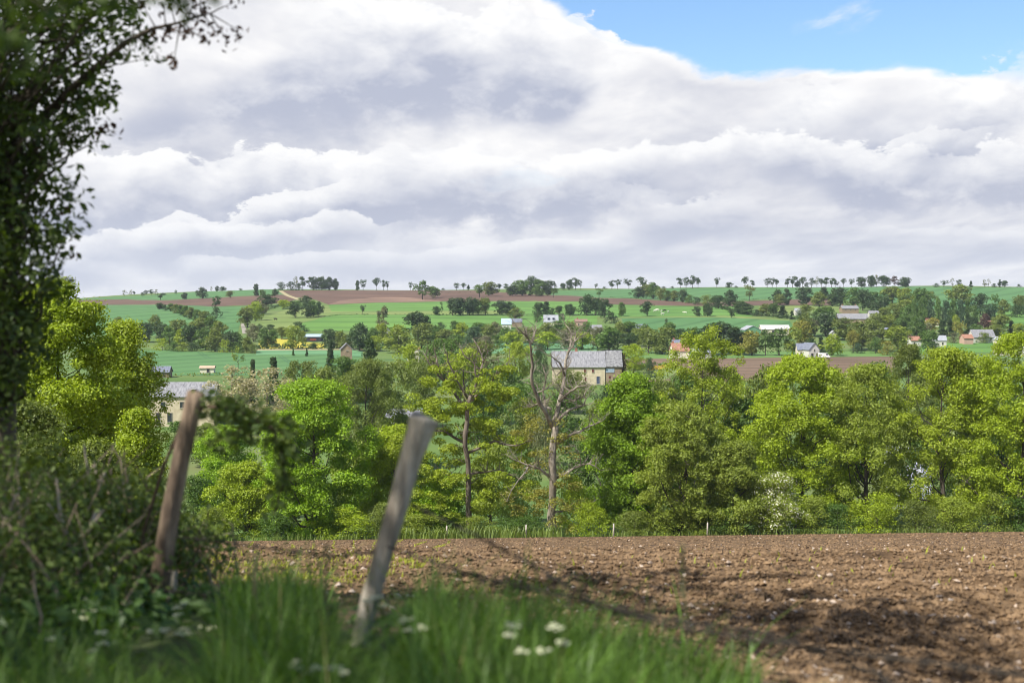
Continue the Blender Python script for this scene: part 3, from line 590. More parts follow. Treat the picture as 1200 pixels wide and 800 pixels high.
# ------------------------------------------------------------------ far trees: slopes
H_ = 'trees on the far slope'
cluster('in the belt crossing the left slope', H_, [(187,355,362.5,9,'rd','dk'), (193.5,357,364,6,'bu','dk'), (200,356,365,10,'tl','md'), (206,356.5,367,10,'tl','ol'), (212,357,369,11,'tl','md'), (218,358.5,371.5,11,'tl','md'), (224,360.5,374,12,'tl','ol'), (231,363,377,13,'tl','md'), (238,364.5,379,13,'rd','ol')])
cluster('in the green slope beside the lane', H_, [(252,346.5,366,15,'um','dk','dark leaning tree standing alone at the brown strip beside the tree belt'), (253.5,360,373,13,'bu','dk','dark bush at the foot of the leaning tree on the green slope')])
cluster('in the wood above the left field', 'trees of the wood above the left field', [(137,372,392,14,'rd','ol'), (172,378,401,19,'rd','dk'), (181,369.6,388,14,'rd','ol'), (189,380,402,17,'rd','dk'), (199,383,405,17,'rd','md'), (207,374.5,398,18,'rd','ol'), (214,386,406,15,'rd','ye'), (224,382,408,21,'rd','dk'), (232,373.5,396,22,'rd','ol'), (246,372,396,20,'rd','md'), (241,386,410,19,'rd','md'), (258,377,400,18,'rd','ol'), (252,388,412,22,'tl','ol'), (269,388,412,17,'rd','dk'), (278,391,412,16,'rd','md'), (289,396,413,15,'tl','ol')])
cluster('in the low hedge by the left field', 'bushes of the low hedge', [(190.5,396.6,411,19,'bu','ye'), (203.5,401,411.4,17,'bu','md'), (214,402,412,14,'bu','fe'), (226,401,412,16,'bu','dk'), (262,398,413,14,'bu','ye'), (296,403,414,12,'bu','ol'), (280,404,413.6,12,'bu','md')])
cluster('beside the lane left of the grassy slope', H_, [(290,361,384,19,'rd','ol'), (299,354,376,16,'rd','lm'), (312,345.6,358.4,19,'rd','dk'), (308,356,368,12,'rd','gy'), (331.5,351.6,362,14,'rd','lm'), (342,352.6,360.6,12,'bu','dk'), (350,353,359,9,'bu','md'), (359,347,356.6,13,'rd','dk')])
cluster('in the clump on the grassy slope', H_, [(346,356,372.4,15,'rd','dk'), (360,355.6,372.6,15,'rd','dk'), (367,352.6,371.4,11,'rd','md'), (373,354.6,370.4,10,'rd','dk'), (425,357,368.4,10.5,'um','dk','small dark tree alone on the hedge line in the green pastures')])
cluster('of the two poplars on the pasture', 'slim poplars', [(444,366,390,7,'po','gy'), (450.5,361.6,391,9,'po','gy')])
cluster('around the blue roofed barn', H_, [(297,381,400,14,'rd','gy'), (303.5,380,390,8,'bu','dk'), (316,380.6,390,18,'bu','dk'), (330,383.6,398,14,'rd','ol'), (350,377.6,388,20,'bu','dk'), (309,385.6,407,16,'tl','md'), (319.5,386.6,407,14,'tl','md'), (343,382.6,409,20,'rd','fe'), (354.5,388,404,10,'rd','ol'), (387,386.6,409,18,'rd','dk'), (399,388,409,15,'rd','ol'), (367,402,409,12,'bu','dk')])
cluster('of the two in the pale green field', 'tiny conifers in the field', [(343.5,408,417,3.2,'co','md'), (359.5,408.6,417.4,4.4,'co','dk'), (279,406,432,15,'sp','fe','thin pale green sapling in front of the lower left green field')])
cluster('in the wood above the half dead oak', 'trees of the middle wood', [(406,392,410,14,'rd','ol'), (421,380.6,411,27,'rd','dk'), (436,385,408,14,'rd','md'), (447,379,402,14,'rd','ye'), (441,394,412,14,'rd','ye'), (468,382.6,414,32,'rd','fe'), (490,366.6,398,28,'rd','dk'), (494,379.6,408,27,'rd','ol'), (520,386.4,405,20,'rd','ol'), (510,381,400,16,'rd','md'), (516,378,392,12,'bu','dk'), (534,376.6,392,14,'rd','md'), (542,378.6,396,17,'rd','ye'), (554,383,406,19,'rd','bl'), (534,392,408,16,'rd','md'), (548,395,410,16,'bu','bl')])
cluster('in the wood behind the dead tree', 'trees of the wood behind the dead tree', [(562,378,398,15,'rd','md'), (572,380.6,402,16,'rd','ol'), (582,378,400,15,'rd','gy'), (594,383.6,404,16,'rd','md'), (568,394,407,16,'rd','gy'), (583,393,407,16,'bu','md'), (606,385,402,20,'rd','ol'), (600,389,410,24,'oa','ye'), (624,384,404,20,'rd','ol'), (640,379.6,402,20,'rd','ol'), (655,376.6,400,18,'rd','md'), (642,388.6,410,26,'oa','lm'), (662,386,408,18,'rd','gy'), (670,378,404,18,'rd','ol'), (682,389,410,24,'oa','lm'), (686,378,402,16,'rd','md')])
cluster('in the dark wood on the pasture', H_, [(512,359,369.6,8,'rd','dk'), (518,353.6,369.6,5,'sp','dk'), (530,350,369.6,15,'rd','dk'), (540,349.6,369.6,15,'rd','dk'), (550,348.6,369.6,15,'rd','dk'), (560,351.6,369.4,11,'rd','md'), (569,349.6,369.4,14,'rd','ol'), (586,352.6,369,15,'rd','dk'), (597,354,369,13,'rd','dk'), (604,361,374,14,'rd','ol')])
cluster('near the house with two dormers', H_, [(632,355,370,13,'rd','dk'), (640,353.6,369,12,'co','dk'), (630,366.6,378,11,'bu','dk'), (647,361,373,9,'bu','dk'), (656,358.6,369.4,9,'rd','dk'), (668,356.6,369.4,13,'rd','dk'), (659,367,380,10,'bu','bl'), (688,346.6,369.6,19,'rd','dk'), (698,350,369.6,16,'rd','dk'), (708,351,372.4,14,'rd','dk'), (716.5,366,379,16,'bu','dk')])
cluster('in the pasture with the white cattle', H_, [(728.5,354.6,370.6,9,'tl','md'), (758.5,353.6,370.4,12,'rd','dk'), (817,359.6,371,9,'rd','dk'), (829,355.6,371,11,'rd','dk'), (855.5,341,359,15,'rd','dk'), (857,363.6,372.6,6,'rd','dk')])
cluster('in the wood above the stone farmhouse', 'trees of the wood above the farmhouse', [(700,384,408,16,'rd','gy'), (714,383.6,411,28,'rd','md'), (726,378.6,402,18,'rd','ol'), (736,377.6,400,24,'rd','md'), (748,385,406,18,'rd','ol'), (738,391,412,22,'rd','dk'), (756,381,402,16,'rd','md'), (760,384.6,414,22,'rd','ol'), (776,385,415,30,'rd','ol'), (784.5,378.6,396,20,'rd','md'), (800,386,404,18,'rd','dk'), (812,384,408,20,'rd','md'), (781,374,384,6,'bu','dk','dark ivy-covered stump standing above the trees at the teal field'), (790,404,416,14,'bu','dk')])
cluster('of the row behind the tan field', 'trees behind the tan field', [(846,379,416,44,'rd','dk'), (828,386,416,22,'rd','md'), (866,390,416,22,'rd','dk'), (881,388,417,22,'rd','or'), (897,386.6,417,24,'oa','md'), (913,385,417,24,'oa','md'), (929,383,417,22,'oa','fe'), (938,376,410,20,'rd','or'), (944,370,395,20,'rd','ol'), (975,392.6,417,20,'rd','lm','lime round tree standing at the tan field right of the white van'), (950,396,414,18,'bu','dk'), (962,394,413,10,'co','dk'), (971,393,412,10,'co','dk')])
cluster('of the dark hedge below the cattle field', H_, [(866,353,367.6,16,'rd','dk'), (876,355.6,369,17,'rd','dk'), (898,356.6,370,15,'rd','ol'), (907,356,371,12,'rd','md'), (917,358,372.4,13,'co','dk'), (887,363,370,12,'bu','dk')])
cluster('of the single trees below the skyline row', H_, [(878,334.6,352.6,16,'um','ol'), (911,340,357.6,12,'rd','dk'), (922,339,357,10,'tl','dk'), (913,345,358,12,'rd','ol'), (941,336.6,358,17,'rd','dk'), (960,343,359,15,'rd','ol'), (965,337,352,12,'tl','dk'), (985,337,358,18,'rd','dk'), (975,344,359,14,'rd','dk')])
cluster('around the small white shed on the slope', H_, [(928,364,374,8,'co','dk'), (945,357,373,15,'rd','ol'), (938,366,374,12,'bu','dk'), (955,366,376,8,'bu','dk'), (968,360,380,24,'rd','md'), (968,367,394,28,'rd','dk'), (990,373,398,26,'rd','ol'), (950,374,394,16,'rd','gy')])
cluster('in the upper wood above the manor', 'trees of the wood above the manor', [(1000,338,360,16,'rd','md'), (1011,340,364,18,'rd','dk'), (1024,342.6,364,15,'rd','md'), (1032,347,372,19,'rd','dk'), (1046,336.6,358,24,'rd','ol'), (1062,338,364,22,'rd','fe'), (1078,339,366,22,'rd','md'), (1089,342,362,14,'rd','ol'), (1050,356,376,24,'rd','ol'), (1066,358,380,22,'rd','md'), (1036,362,380,16,'rd','ol')])
cluster('of the pale poplar plantation', 'poplars of the plantation', [(1072,350,382,9,'tl','md'), (1081,348,382,10,'tl','md'), (1090,352,382,10,'tl','bl'), (1099,351,382,10,'tl','md'), (1108,351.6,382,10,'tl','bl'), (1117,351,382,10,'tl','md'), (1126,352,382,10,'tl','bl'), (1134,352,381,10,'tl','md'), (1142,358,381,10,'tl','md')])
cluster('of the trees right of the plantation', H_, [(1125,334.8,356,30,'rd','ol'), (1149,344.6,368,16,'rd','dk'), (1166,345.6,372,12,'um','md'), (1176,352,370,15,'rd','ol'), (1160,357,376,22,'rd','bl'), (1194,347,368,16,'rd','ol'), (1192,358,372,18,'bu','dk'), (1212,345,372,20,'rd','dk')])
cluster('in the belt of trees under the plantation', 'trees of the belt under the plantation', [(1092,373,392,16,'rd','or'), (1104,374,394,12,'co','dk'), (1113,373,394,12,'co','dk'), (1120,370,392,12,'rd','fe'), (1138,372,390,14,'rd','dk'), (1154,368.6,388,14,'rd','cu'), (1172,369,392,20,'rd','ol'), (1185,375,392,10,'co','dk'), (1193,379,394,14,'rd','fe'), (1126,375.6,400,18,'um','or'), (1087,379,396,14,'rd','gy'), (1144,380,396,14,'rd','md'), (1215,372,396,20,'rd','md')])
cluster('in the wood below the manor', 'trees of the wood below the manor', [(1024,369,392,22,'rd','ol'), (1042,370,392,22,'rd','fe'), (1058,371,394,22,'rd','md'), (1074,372,396,18,'rd','md'), (1010,377,410,24,'rd','ol'), (1000,388,412,14,'cu','cu')[:4] + ('rd','or'), (1027,378,412,26,'rd','ol'), (1053,383.6,413,29,'rd','fe'), (1026,396,414,16,'bu','md'), (1087,387.6,412,21,'rd','md'), (1094,402,414,18,'bu','dk'), (1040,400,416,18,'bu','or'), (1066,404,417,20,'bu','or'), (1005,402,414,16,'bu','bl'), (1153,390,402,18,'bu','ol'), (1118,390,402,14,'bu','gy'), (1138,385,400,18,'rd','dk'), (1164,381,398,22,'rd','ol')])

# hedges that follow field edges, one object each
def hedge(label, pts, hpx, tone, seed, dens=1.0):
    rg = np.random.default_rng(seed); P = [ground(x, y, 180) for x, y in pts]; m = MB(); o0 = P[0].copy(); L = 0
    for a, b in zip(P, P[1:]):
        L = (b - a).length; h = hpx * (a.y + b.y) / 2 / F; n = int(L * 2.2 * dens * max(1, h / 1.5))
        t = rg.random(n); X = a.x + (b.x - a.x) * t + rg.normal(0, h * .3, n); Yy = a.y + (b.y - a.y) * t + rg.normal(0, h * .3, n)
        hh = h * (.65 + .5 * np.abs(np.sin(t * L / 9 + seed)) * rg.random(n) ** .3)
        pos = np.c_[X, Yy, terrain(X, Yy) + hh * rg.random(n) ** .6] - np.array(o0)
        m.quads(leaf_quads(rg, pos, rg.normal(size=(n, 3)) + [0, -.2, .7], h * .32 * rg.uniform(.6, 1.3, n)))
    o = m.obj('hedge', leaf(tone), None, o0); return tag(o, label, 'hedge', 'field hedges')
hedge('thin dark hedge line between the two green pastures under the lone tree', [(372,373),(400,369.6),(480,369.2),(520,369.4)], 1.8, 'dk', 1)
hedge('dark hedge base under the wood on the middle pasture', [(505,369.8),(560,369.8),(606,369.6),(700,370)], 2.6, 'dk', 2)
hedge('long dark hedge below the yellow rape field', [(296,409.3),(340,409.3),(400,408.8),(470,409)], 6.0, 'dk', 3, 1.6)
hedge('dark hedge dividing the tilled hill from the skyline', [(512,343.6),(540,343.4),(562,343.2)], 1.5, 'dk', 4)
hedge('dark hedge along the lower edge of the brown strip right of the lane', [(300,369),(312,364),(330,358.6),(352,355)], 3, 'dk', 5)
hedge('dark hedge between cattle pasture and teal field on the right slope', [(845,362),(870,368.6),(905,371.6),(925,374.4)], 4, 'dk', 6, 1.5)
hedge('green hedge at the back of the lower valley fields', [(470,409.4),(560,409),(640,408),(700,411)], 5, 'md', 7)
hedge('ragged hedge with yellow gorse beside the farmhouse', [(738,436),(760,431),(790,429.4)], 6, 'md', 8, 1.5)
hedge('low hedge behind the slate roofed cottage garden', [(196,440.6),(230,441),(262,440)], 5, 'ol', 9, 1.5)
hedge('thin hedge on the upper edge of the brown strip below the skyline', [(712,349),(740,350),(760,351)], 1.6, 'dk', 10)
hedge('hedge of bushes at the rear of the brown patch below the skyline row', [(866,351.6),(900,351),(910,351.4)], 1.8, 'dk', 11)
hedge('hedge beneath the row of trees behind the tan field', [(700,416),(780,415.6),(860,414),(940,414)], 3.5, 'dk', 12, 1.3)
gm = MB(); rg = np.random.default_rng(77); P = [ground(x, y, 180) for x, y in ((758,434.6),(772,432.6),(792,430))]
for a, b in zip(P, P[1:]):
    n = 160; t = rg.random(n); X = a.x + (b.x - a.x) * t; Yy = a.y + (b.y - a.y) * t - 1.5 + rg.normal(0, .5, n)
    gm.quads(leaf_quads(rg, np.c_[X, Yy, terrain(X, Yy) + rg.random(n) * 1.4], rg.normal(size=(n, 3)) + [0, -.4, .6], rg.uniform(.15, .4, n)))
tag(gm.obj('gorse_bush', leafmat('gorse_blossom', (.55, .38, .02), .2)), 'gorse in yellow flower in front of the tan field by the farmhouse', 'bush')

# ------------------------------------------------------------------ buildings
W_STONE = surf('cream_stone', (.44, .37, .25), (.64, .56, .41), .8, .9, 8, bump=.4, bscale=4)
W_BROWN = surf('brown_stone', (.20, .15, .10), (.34, .26, .18), .9, .9, 8, bump=.4, bscale=4)
W_WHITE = surf('white_render', (.50, .485, .44), (.62, .60, .56), .6, .85)
W_CREAM = surf('cream_render', (.60, .54, .42), (.72, .66, .52), .6, .85)
W_PINK = surf('pinkish_render', (.42, .27, .22), (.52, .36, .28), .6, .85)
W_GREEN = surf('green_sheet_cladding', (.10, .26, .14), (.16, .34, .2), .8, .6)
W_DARK = surf('dark_timber_and_shade', (.02, .02, .025), (.05, .05, .055), 1, .8)
R_SLATE = surf('grey_slate', (.12, .12, .135), (.24, .24, .255), .9, .75, 8, stretch=(3, 1, .6), c3=(.32, .32, .33), bump=.3, bscale=5)
R_SLATEB = surf('blue_slate', (.13, .145, .19), (.21, .23, .29), .9, .6, 8, stretch=(3, 1, .6))
R_PALE = surf('pale_sheet_roof', (.27, .285, .32), (.38, .39, .42), .8, .5, stretch=(4, 1, .5))
R_BLUE = surf('light_blue_roof', (.34, .46, .58), (.45, .57, .68), .8, .5, stretch=(4, 1, .5))
R_RED = surf('orange_tiles', (.27, .13, .085), (.40, .21, .145), .9, .85, 8)
GLASS = surf('window_glass', (.02, .025, .03), (.05, .06, .07), 2, .12, spec=.6)
REDW = surf('dark_red_paint', (.10, .02, .02), (.16, .04, .03), 2, .5)
PAINT = surf('white_paint', (.7, .7, .7), (.8, .8, .8), 2, .5)
IVY = leafmat('ivy_leaves', (.055, .04, .02), .4)
BRICK = surf('brick', (.28, .13, .09), (.4, .2, .14), 2, .9)
def house(name, label, cat, x0, x1, yr, ye, D, wall, roof, deep=7.0, rot=0.0, gable=False, openings=(), chim=(), group='houses and barns', ybase=None, gwall=None):
    """x0,x1: facade's ends; yr,ye: ridge and eave rows in the photo; D: distance. Openings (u, v, w, h, kind) as fractions of the facade"""
    xc = (x0 + x1) / 2
    if D >= 640 and ybase is None:      # stand it where the land leaves a wall of ordinary height under the eaves
        D = min(np.arange(620, 1020, 4.0), key=lambda q: abs(at(xc, ye, q).z - tz(at(xc, ye, q).x, q) - 3.0))
    p = at(xc, 400, D); p.z = tz(p.x, p.y)
    if ybase is not None: p.z = at(xc, ybase, D).z
    W = (x1 - x0) * D / F; he = at(xc, ye, D).z - p.z; hr = at(xc, yr, D).z - p.z; he = max(he, 1.6); hr = max(hr, he + .6)
    root = tag(empty(name, p), label, cat, group); root.rotation_euler = (0, 0, rot)
    m = MB(); w = W / 2; bz = -1.0
    if not gable:   # ridge along the facade
        prof = [(0, bz), (deep, bz), (deep, he), (deep / 2, hr - .12), (0, he)]
        V = [(-w, y, z) for y, z in prof] + [(w, y, z) for y, z in prof]
        m.add(V, [(4,3,2,1,0), (5,6,7,8,9), (0,1,6,5), (1,2,7,6), (2,3,8,7), (3,4,9,8), (4,0,5,9)])
    else:
        prof = [(-w, bz), (w, bz), (w, he), (0, hr - .12), (-w, he)]
        V = [(x, 0, z) for x, z in prof] + [(x, deep, z) for x, z in prof]
        m.add(V, [(0,1,2,3,4), (9,8,7,6,5), (0,5,6,1), (1,6,7,2), (2,7,8,3), (3,8,9,4), (4,9,5,0)])
    m.obj('wall', wall, root)
    r = MB(); ov = .3; th = .18
    def slab(a, b, c, d):      # a,b,c,d quad with thickness along its normal
        a, b, c, d = map(Vector, (a, b, c, d)); n = (b - a).cross(d - a).normalized() * th
        if n.z < 0: n = -n
        r.add([a, b, c, d, a + n, b + n, c + n, d + n], [(3,2,1,0), (4,5,6,7), (0,1,5,4), (1,2,6,5), (2,3,7,6), (3,0,4,7)])
    if not gable:
        sl = (hr - he) / (deep / 2); e = ov
        slab((-w - ov, -e, he - sl*e), (w + ov, -e, he - sl*e), (w + ov, deep/2, hr), (-w - ov, deep/2, hr))
        slab((w + ov, deep + e, he - sl*e), (-w - ov, deep + e, he - sl*e), (-w - ov, deep/2 + .01, hr), (w + ov, deep/2 + .01, hr))
    else:
        sl = (hr - he) / w; e = ov
        slab((-w - e, -ov, he - sl*e), (0, -ov, hr), (0, deep + ov, hr), (-w - e, deep + ov, he - sl*e))
        slab((.01, -ov, hr), (w + e, -ov, he - sl*e), (w + e, deep + ov, he - sl*e), (.01, deep + ov, hr))
    ro = r.obj('roof', roof, root)
    for u in chim:
        c = MB(); cy = deep / 2; cx = -w + u * W; c.box((cx, cy, hr + .2), (.75, .6, 1.1)); c.box((cx, cy, hr + .8), (.88, .72, .1)); c.tube([(cx, cy, hr + .84), (cx, cy, hr + 1.1)], .13, 8); c.obj('chimney', BRICK, ro)
    for u, v, ww, hh, kd in openings:
        cx = -w + u * W; cz = v * he; a = ww * W; b = hh * he
        mt = {'w': GLASS, 'r': REDW, 'd': W_DARK, 'b': surf('blue_paint', (.05,.07,.12), (.08,.1,.16), 2, .5)}[kd]
        f = MB(); t = .12
        f.box((cx - a/2 - t/2, -.04, cz), (t, .14, b + 2*t)); f.box((cx + a/2 + t/2, -.04, cz), (t, .14, b + 2*t)); f.box((cx, -.04, cz + b/2 + t/2), (a - .004, .14, t)); f.box((cx, -.06, cz - b/2 - t/2), (a - .004, .2, t))
        fo = f.obj('door' if kd in 'db' else 'window', surf('stone_surround', (.4,.36,.28), (.5,.45,.36), 2), root)
        g = MB(); g.box((cx, -.012, cz), (a - .004, .05, b - .004)); g.obj('panel' if kd in 'db' else 'pane', mt, fo)
    return root, W, he, hr, deep
# stone farmhouse: two joined ranges, one thing
root, W, he, hr, dp = house('farmhouse', 'large cream stone farmhouse with a long grey slate roof beyond the dead tree', 'farmhouse', 648, 709, 412.4, 429.5, 400, W_STONE, R_SLATE, 9, 0, openings=[(.615,.79,.035,.17,'r'), (.77,.79,.035,.17,'r'), (.63,.34,.03,.2,'r'), (.87,.30,.06,.38,'b')], chim=[.46], ybase=452)
m = MB(); w2 = 9.0/2; x2 = W/2 + .05
k = 19.5 * 400 / F
m.add([(x2, .25, -1), (x2 + k, .25, -1), (x2 + k, dp - .3, -1), (x2, dp - .3, -1), (x2, .25, he - .1), (x2 + k, .25, he - .1), (x2 + k, dp - .3, he - .1), (x2, dp - .3, he - .1), (x2, dp/2, hr - .3), (x2 + k, dp/2, hr - .3)],
      [(0,1,5,4), (2,3,7,6), (1,2,6,9,5), (3,0,4,8,7), (4,5,9,8), (6,7,8,9), (0,3,2,1)])
m.obj('side_wall', W_BROWN, root)
r = MB()
sl = (hr - he) / (dp / 2)
for s in (0, 1):
    y0, y1 = (-.15, dp/2) if s == 0 else (dp/2 + .01, dp + .15)
    za = he - sl * .1 if s == 0 else hr + .12; zb = hr + .12 if s == 0 else he - sl * .1
    r.add([(x2 + .35, y0, za), (x2 + k + .3, y0, za), (x2 + k + .3, y1, zb), (x2 + .35, y1, zb), (x2 + .35, y0, za + .2), (x2 + k + .3, y0, za + .2), (x2 + k + .3, y1, zb + .2), (x2 + .35, y1, zb + .2)], [(3,2,1,0), (4,5,6,7), (0,1,5,4), (1,2,6,5), (2,3,7,6), (3,0,4,7)])
r.obj('side_roof', surf('mottled_slate', (.10,.10,.11), (.31,.31,.31), 1.6, .8, 8), root)
b = MB(); b.box((x2 + k*.3, .2, he * .80), (k*.52, .08, he*.22)); b.obj('upper_panel', surf('blue_grey_panel', (.22,.30,.40), (.35,.42,.5), 2), root)
b = MB(); b.box((x2 + k*.66, .18, he * .2), (1.6, .1, he*.42)); b.obj('door', W_DARK, root)
b = MB(); b.box((x2 + k*.28, .19, he * .45), (.5, .08, .6)); b.obj('window', REDW, root)
iv = MB(); rg = np.random.default_rng(3); n = 2600; yy = rg.uniform(-.2, dp, n); zz = rg.random(n) * (he + (hr - he) * (1 - np.abs(yy - dp/2) / (dp/2)))
iv.quads(leaf_quads(rg, np.c_[np.full(n, x2 + k) + np.abs(rg.normal(0.3, .5, n)), yy, zz], rg.normal(size=(n, 3)) + [1, -.5, .3], rg.uniform(.15, .35, n))); iv.obj('ivy', IVY, root)
WN = [(.2,.72,.07,.2,'w'), (.5,.72,.07,.2,'w'), (.8,.72,.07,.2,'w'), (.62,.28,.11,.42,'w'), (.3,.3,.07,.3,'w'), (.12,.25,.06,.42,'d')]
rt, W, he, hr, dp = house('cottage', 'stone cottage with a slate roof and skylight behind the weathered post', 'house', 176, 250, 449.5, 464.5, 305, W_STONE, R_SLATE, 8, .05, openings=WN, chim=[])
sk = MB(); sl = (hr - he) / (dp / 2); sk.box((2.1, dp*.22, he + sl*dp*.22 + .26), (1.0, .9, .1)); sk.obj('skylight', PAINT, rt)
house('outbuilding', 'low building with a purple grey slate roof left of the cottage garden', 'outbuilding', 168, 197, 430, 437, 440, W_BROWN, R_SLATEB, 6, .05, openings=[(.8,.4,.1,.6,'d')])
house('garden_shed', 'small beige tiled shed at the foot of the lower left green field', 'shed', 234, 250, 433, 436.5, 470, W_CREAM, surf('buff_tiles', (.42,.32,.22), (.55,.42,.3), 1), 5, .1, openings=[(.6,.5,.2,.7,'d')])
house('stone_dovecote', 'small stone gabled tower left of the dark valley conifer', 'tower', 399.5, 412.5, 402.5, 409, 510, W_BROWN, R_SLATE, 4.5, .15, True, openings=[(.55,.85,.18,.1,'d')], ybase=420)
house('open_barn', 'low barn with a light blue roof and dark open front by the rape field', 'barn', 357, 376, 392, 394.6, ground(366, 400, 500).y, W_DARK, R_BLUE, 9, 0, ybase=400.4)  # solid dark front wall stands in for the shaded opening
house('barn', 'barn with light blue sheet roof in the middle of the hillside trees', 'barn', 588, 599, 373.4, 379.6, 860, W_WHITE, R_BLUE, 9, 0)
house('barn', 'purple grey roofed barn joined to the light blue roofed one', 'barn', 599.6, 611.5, 373.6, 377.4, 862, W_BROWN, R_SLATEB, 8, 0)
rt, W, he, hr, dp = house('dormer_house', 'house with pale grey roof and two dormers on the hillside', 'house', 637.5, 654, 369.3, 377, 880, W_CREAM, R_PALE, 9, 0, openings=[(.25,.5,.1,.5,'w'), (.8,.5,.1,.5,'w')])
for u in (.33, .68):
    d_ = MB(); d_.box((-W/2 + u*W, dp*.18, he + (hr-he)*.45), (1.3, 1.6, 1.3)); do = d_.obj('dormer', R_SLATEB, rt); g = MB(); g.box((-W/2 + u*W, dp*.18 - .82, he + (hr-he)*.45), (1.0, .06, .9)); g.obj('pane', GLASS, do)
house('cottage', 'brownish pink cottage among the trees right of the dormer house', 'house', 674, 688, 374.2, 377, 840, W_PINK, surf('brown_tiles', (.2,.12,.1), (.3,.19,.15), 1), 7, 0, openings=[(.3,.5,.1,.4,'w')], chim=[.2])
house('cottage', 'pale rendered house half hidden in trees behind the dead tree', 'house', 648, 663, 382.4, 387, 745, W_WHITE, R_SLATEB, 7, .1, openings=[(.3,.6,.12,.3,'w'), (.7,.6,.12,.3,'w')])
house('cottage', 'pale house deep in the trees left of the olive tree', 'house', 694, 706, 381, 386, 745, W_CREAM, R_SLATE, 7, .1, openings=[(.5,.6,.12,.3,'w')])
house('cottage', 'low purple slate roof showing at the bottom of the teal field', 'house', 744, 757, 380.2, 385, 790, W_WHITE, R_SLATEB, 7, -.1)
house('farmhouse', 'house with blue slate and orange tiled roofs and two chimneys', 'house', 789, 808, 402.4, 411, 600, W_CREAM, R_RED, 8, .1, openings=[(.2,.5,.1,.4,'w')], chim=[.1, .9])
house('cottage', 'taller blue slate roofed house behind the orange tiled roof', 'house', 790, 803, 398.6, 404, 612, W_CREAM, R_SLATEB, 6, .1, chim=[.1, .9])
house('bungalow', 'long white bungalow right of the orange tiled house', 'house', 812, 834, 409.6, 413, 596, W_WHITE, R_PALE, 6, 0, openings=[(.2,.5,.08,.5,'w'), (.6,.5,.08,.5,'w')])
house('long_barn', 'long low barn with a white sheet roof in the teal field', 'barn', 893, 926, 381.2, 386, 760, W_CREAM, surf('white_sheet', (.46,.45,.43), (.58,.57,.55), .8, .6, stretch=(4,1,.5)), 12, 0, openings=[(.4,.5,.1,.6,'d')])
house('green_shed', 'green sheet metal shed with a pale roof at the end of the white barn', 'shed', 873, 892, 381.8, 386.6, 740, W_GREEN, R_PALE, 10, .15, True)
house('gabled_house', 'white gabled house with a slate roof behind the tan field', 'house', 948, 961, 402, 409.4, 612, W_WHITE, R_SLATEB, 9, .25, True, openings=[(.5,.9,.1,.25,'w'), (.3,.3,.22,.4,'w'), (.75,.3,.12,.45,'d')])
house('house_wing', 'white slate roofed wing left of the white gabled house', 'house', 935, 948, 402.6, 409.6, 618, W_CREAM, R_SLATEB, 6, 0, openings=[(.3,.4,.12,.5,'w')])
house('manor_house', 'two storey stone manor with a pale slate roof on the right slope', 'manor house', 987, 1006, 358.2, 361.6, 905, W_BROWN, R_SLATE, 9, 0, openings=[(.2,.75,.08,.2,'w'), (.5,.75,.08,.2,'w'), (.8,.75,.08,.2,'w')], chim=[.1, .9])
house('stable_range', 'long low slate roofed range in front of the stone manor', 'outbuilding', 982, 1017, 367.6, 373.4, 880, W_BROWN, R_SLATE, 7, -.05)
house('outbuilding', 'small pale roofed building beside the manor range', 'outbuilding', 1019, 1030, 364.4, 367.4, 900, W_WHITE, R_SLATE, 6, 0)
house('garden_shed', 'small white shed standing on the yellow green slope', 'shed', 932, 939, 361.2, 364, 925, W_WHITE, R_PALE, 4, .1)
house('garden_shed', 'tiny white gabled hut above the lime round tree', 'shed', 974, 980.5, 387.4, 391, 690, W_WHITE, R_PALE, 4, 0, True)
house('gabled_house', 'dark gabled house with a light blue slate roof below the manor', 'house', 1034.5, 1047, 384, 389, 690, W_DARK, R_SLATEB, 8, .5, True, chim=[])
house('cottage', 'cottage with an orange tiled roof beside the round green tree', 'house', 1068, 1080, 394.4, 399, 650, W_WHITE, R_RED, 7, .1, openings=[(.3,.5,.14,.4,'w')], chim=[.1])
house('cottage', 'bright white house right of the round green tree', 'house', 1095, 1109, 393.4, 399, 650, W_WHITE, R_PALE, 7, -.15, openings=[(.7,.5,.12,.4,'w')])
house('cottage', 'white house with a wide grey slate roof above the right treeline', 'house', 1141, 1167, 386.4, 395, 640, W_WHITE, R_SLATE, 8, .1, openings=[(.8,.7,.08,.3,'w')])
house('cottage', 'pink rendered cottage left of the wide grey roof', 'house', 1130, 1141, 392, 396.4, 650, W_PINK, R_RED, 6, .1)
house('cottage', 'cream house seen just over the yellow green treeline', 'house', 1171, 1178, 395, 398, 630, W_CREAM, R_PALE, 6, .1, True)
house('cottage', 'low slate roof at the right picture edge over the treeline', 'house', 1184, 1204, 396.6, 401, 620, W_WHITE, R_SLATEB, 7, 0)
house('cottage', 'pale house with an orange roof among the belt of trees', 'house', 1086, 1100, 372.6, 376, 760, W_CREAM, R_RED, 7, 0, openings=[(.5,.6,.1,.3,'w')])
house('cottage', 'red roofed cottage right of the copper tree', 'house', 1157, 1165, 376, 380, 745, W_CREAM, R_RED, 7, 0)
house('valley_house', 'slate roof with a buff tiled end in the trees above the forked top post', 'house', 452, 492, 482, 490, 235, W_CREAM, R_SLATE, 7, -.1, chim=[])
house('metal_shed', 'pale grey metal shed glimpsed through the gap in the right treeline', 'shed', 1040, 1092, 528, 560, 180, surf('pale_cladding', (.5,.53,.56), (.6,.63,.66), 1, .5), R_PALE, 8, -.3)
house('cottage', 'low orange roof at the edge of the middle wood', 'house', 477, 491, 407, 409.4, 560, W_CREAM, R_RED, 6, 0)
house('cottage', 'white house end glimpsed under the two slim poplars', 'house', 451.5, 456, 385, 388, 700, W_WHITE, R_PALE, 5, 0, True)
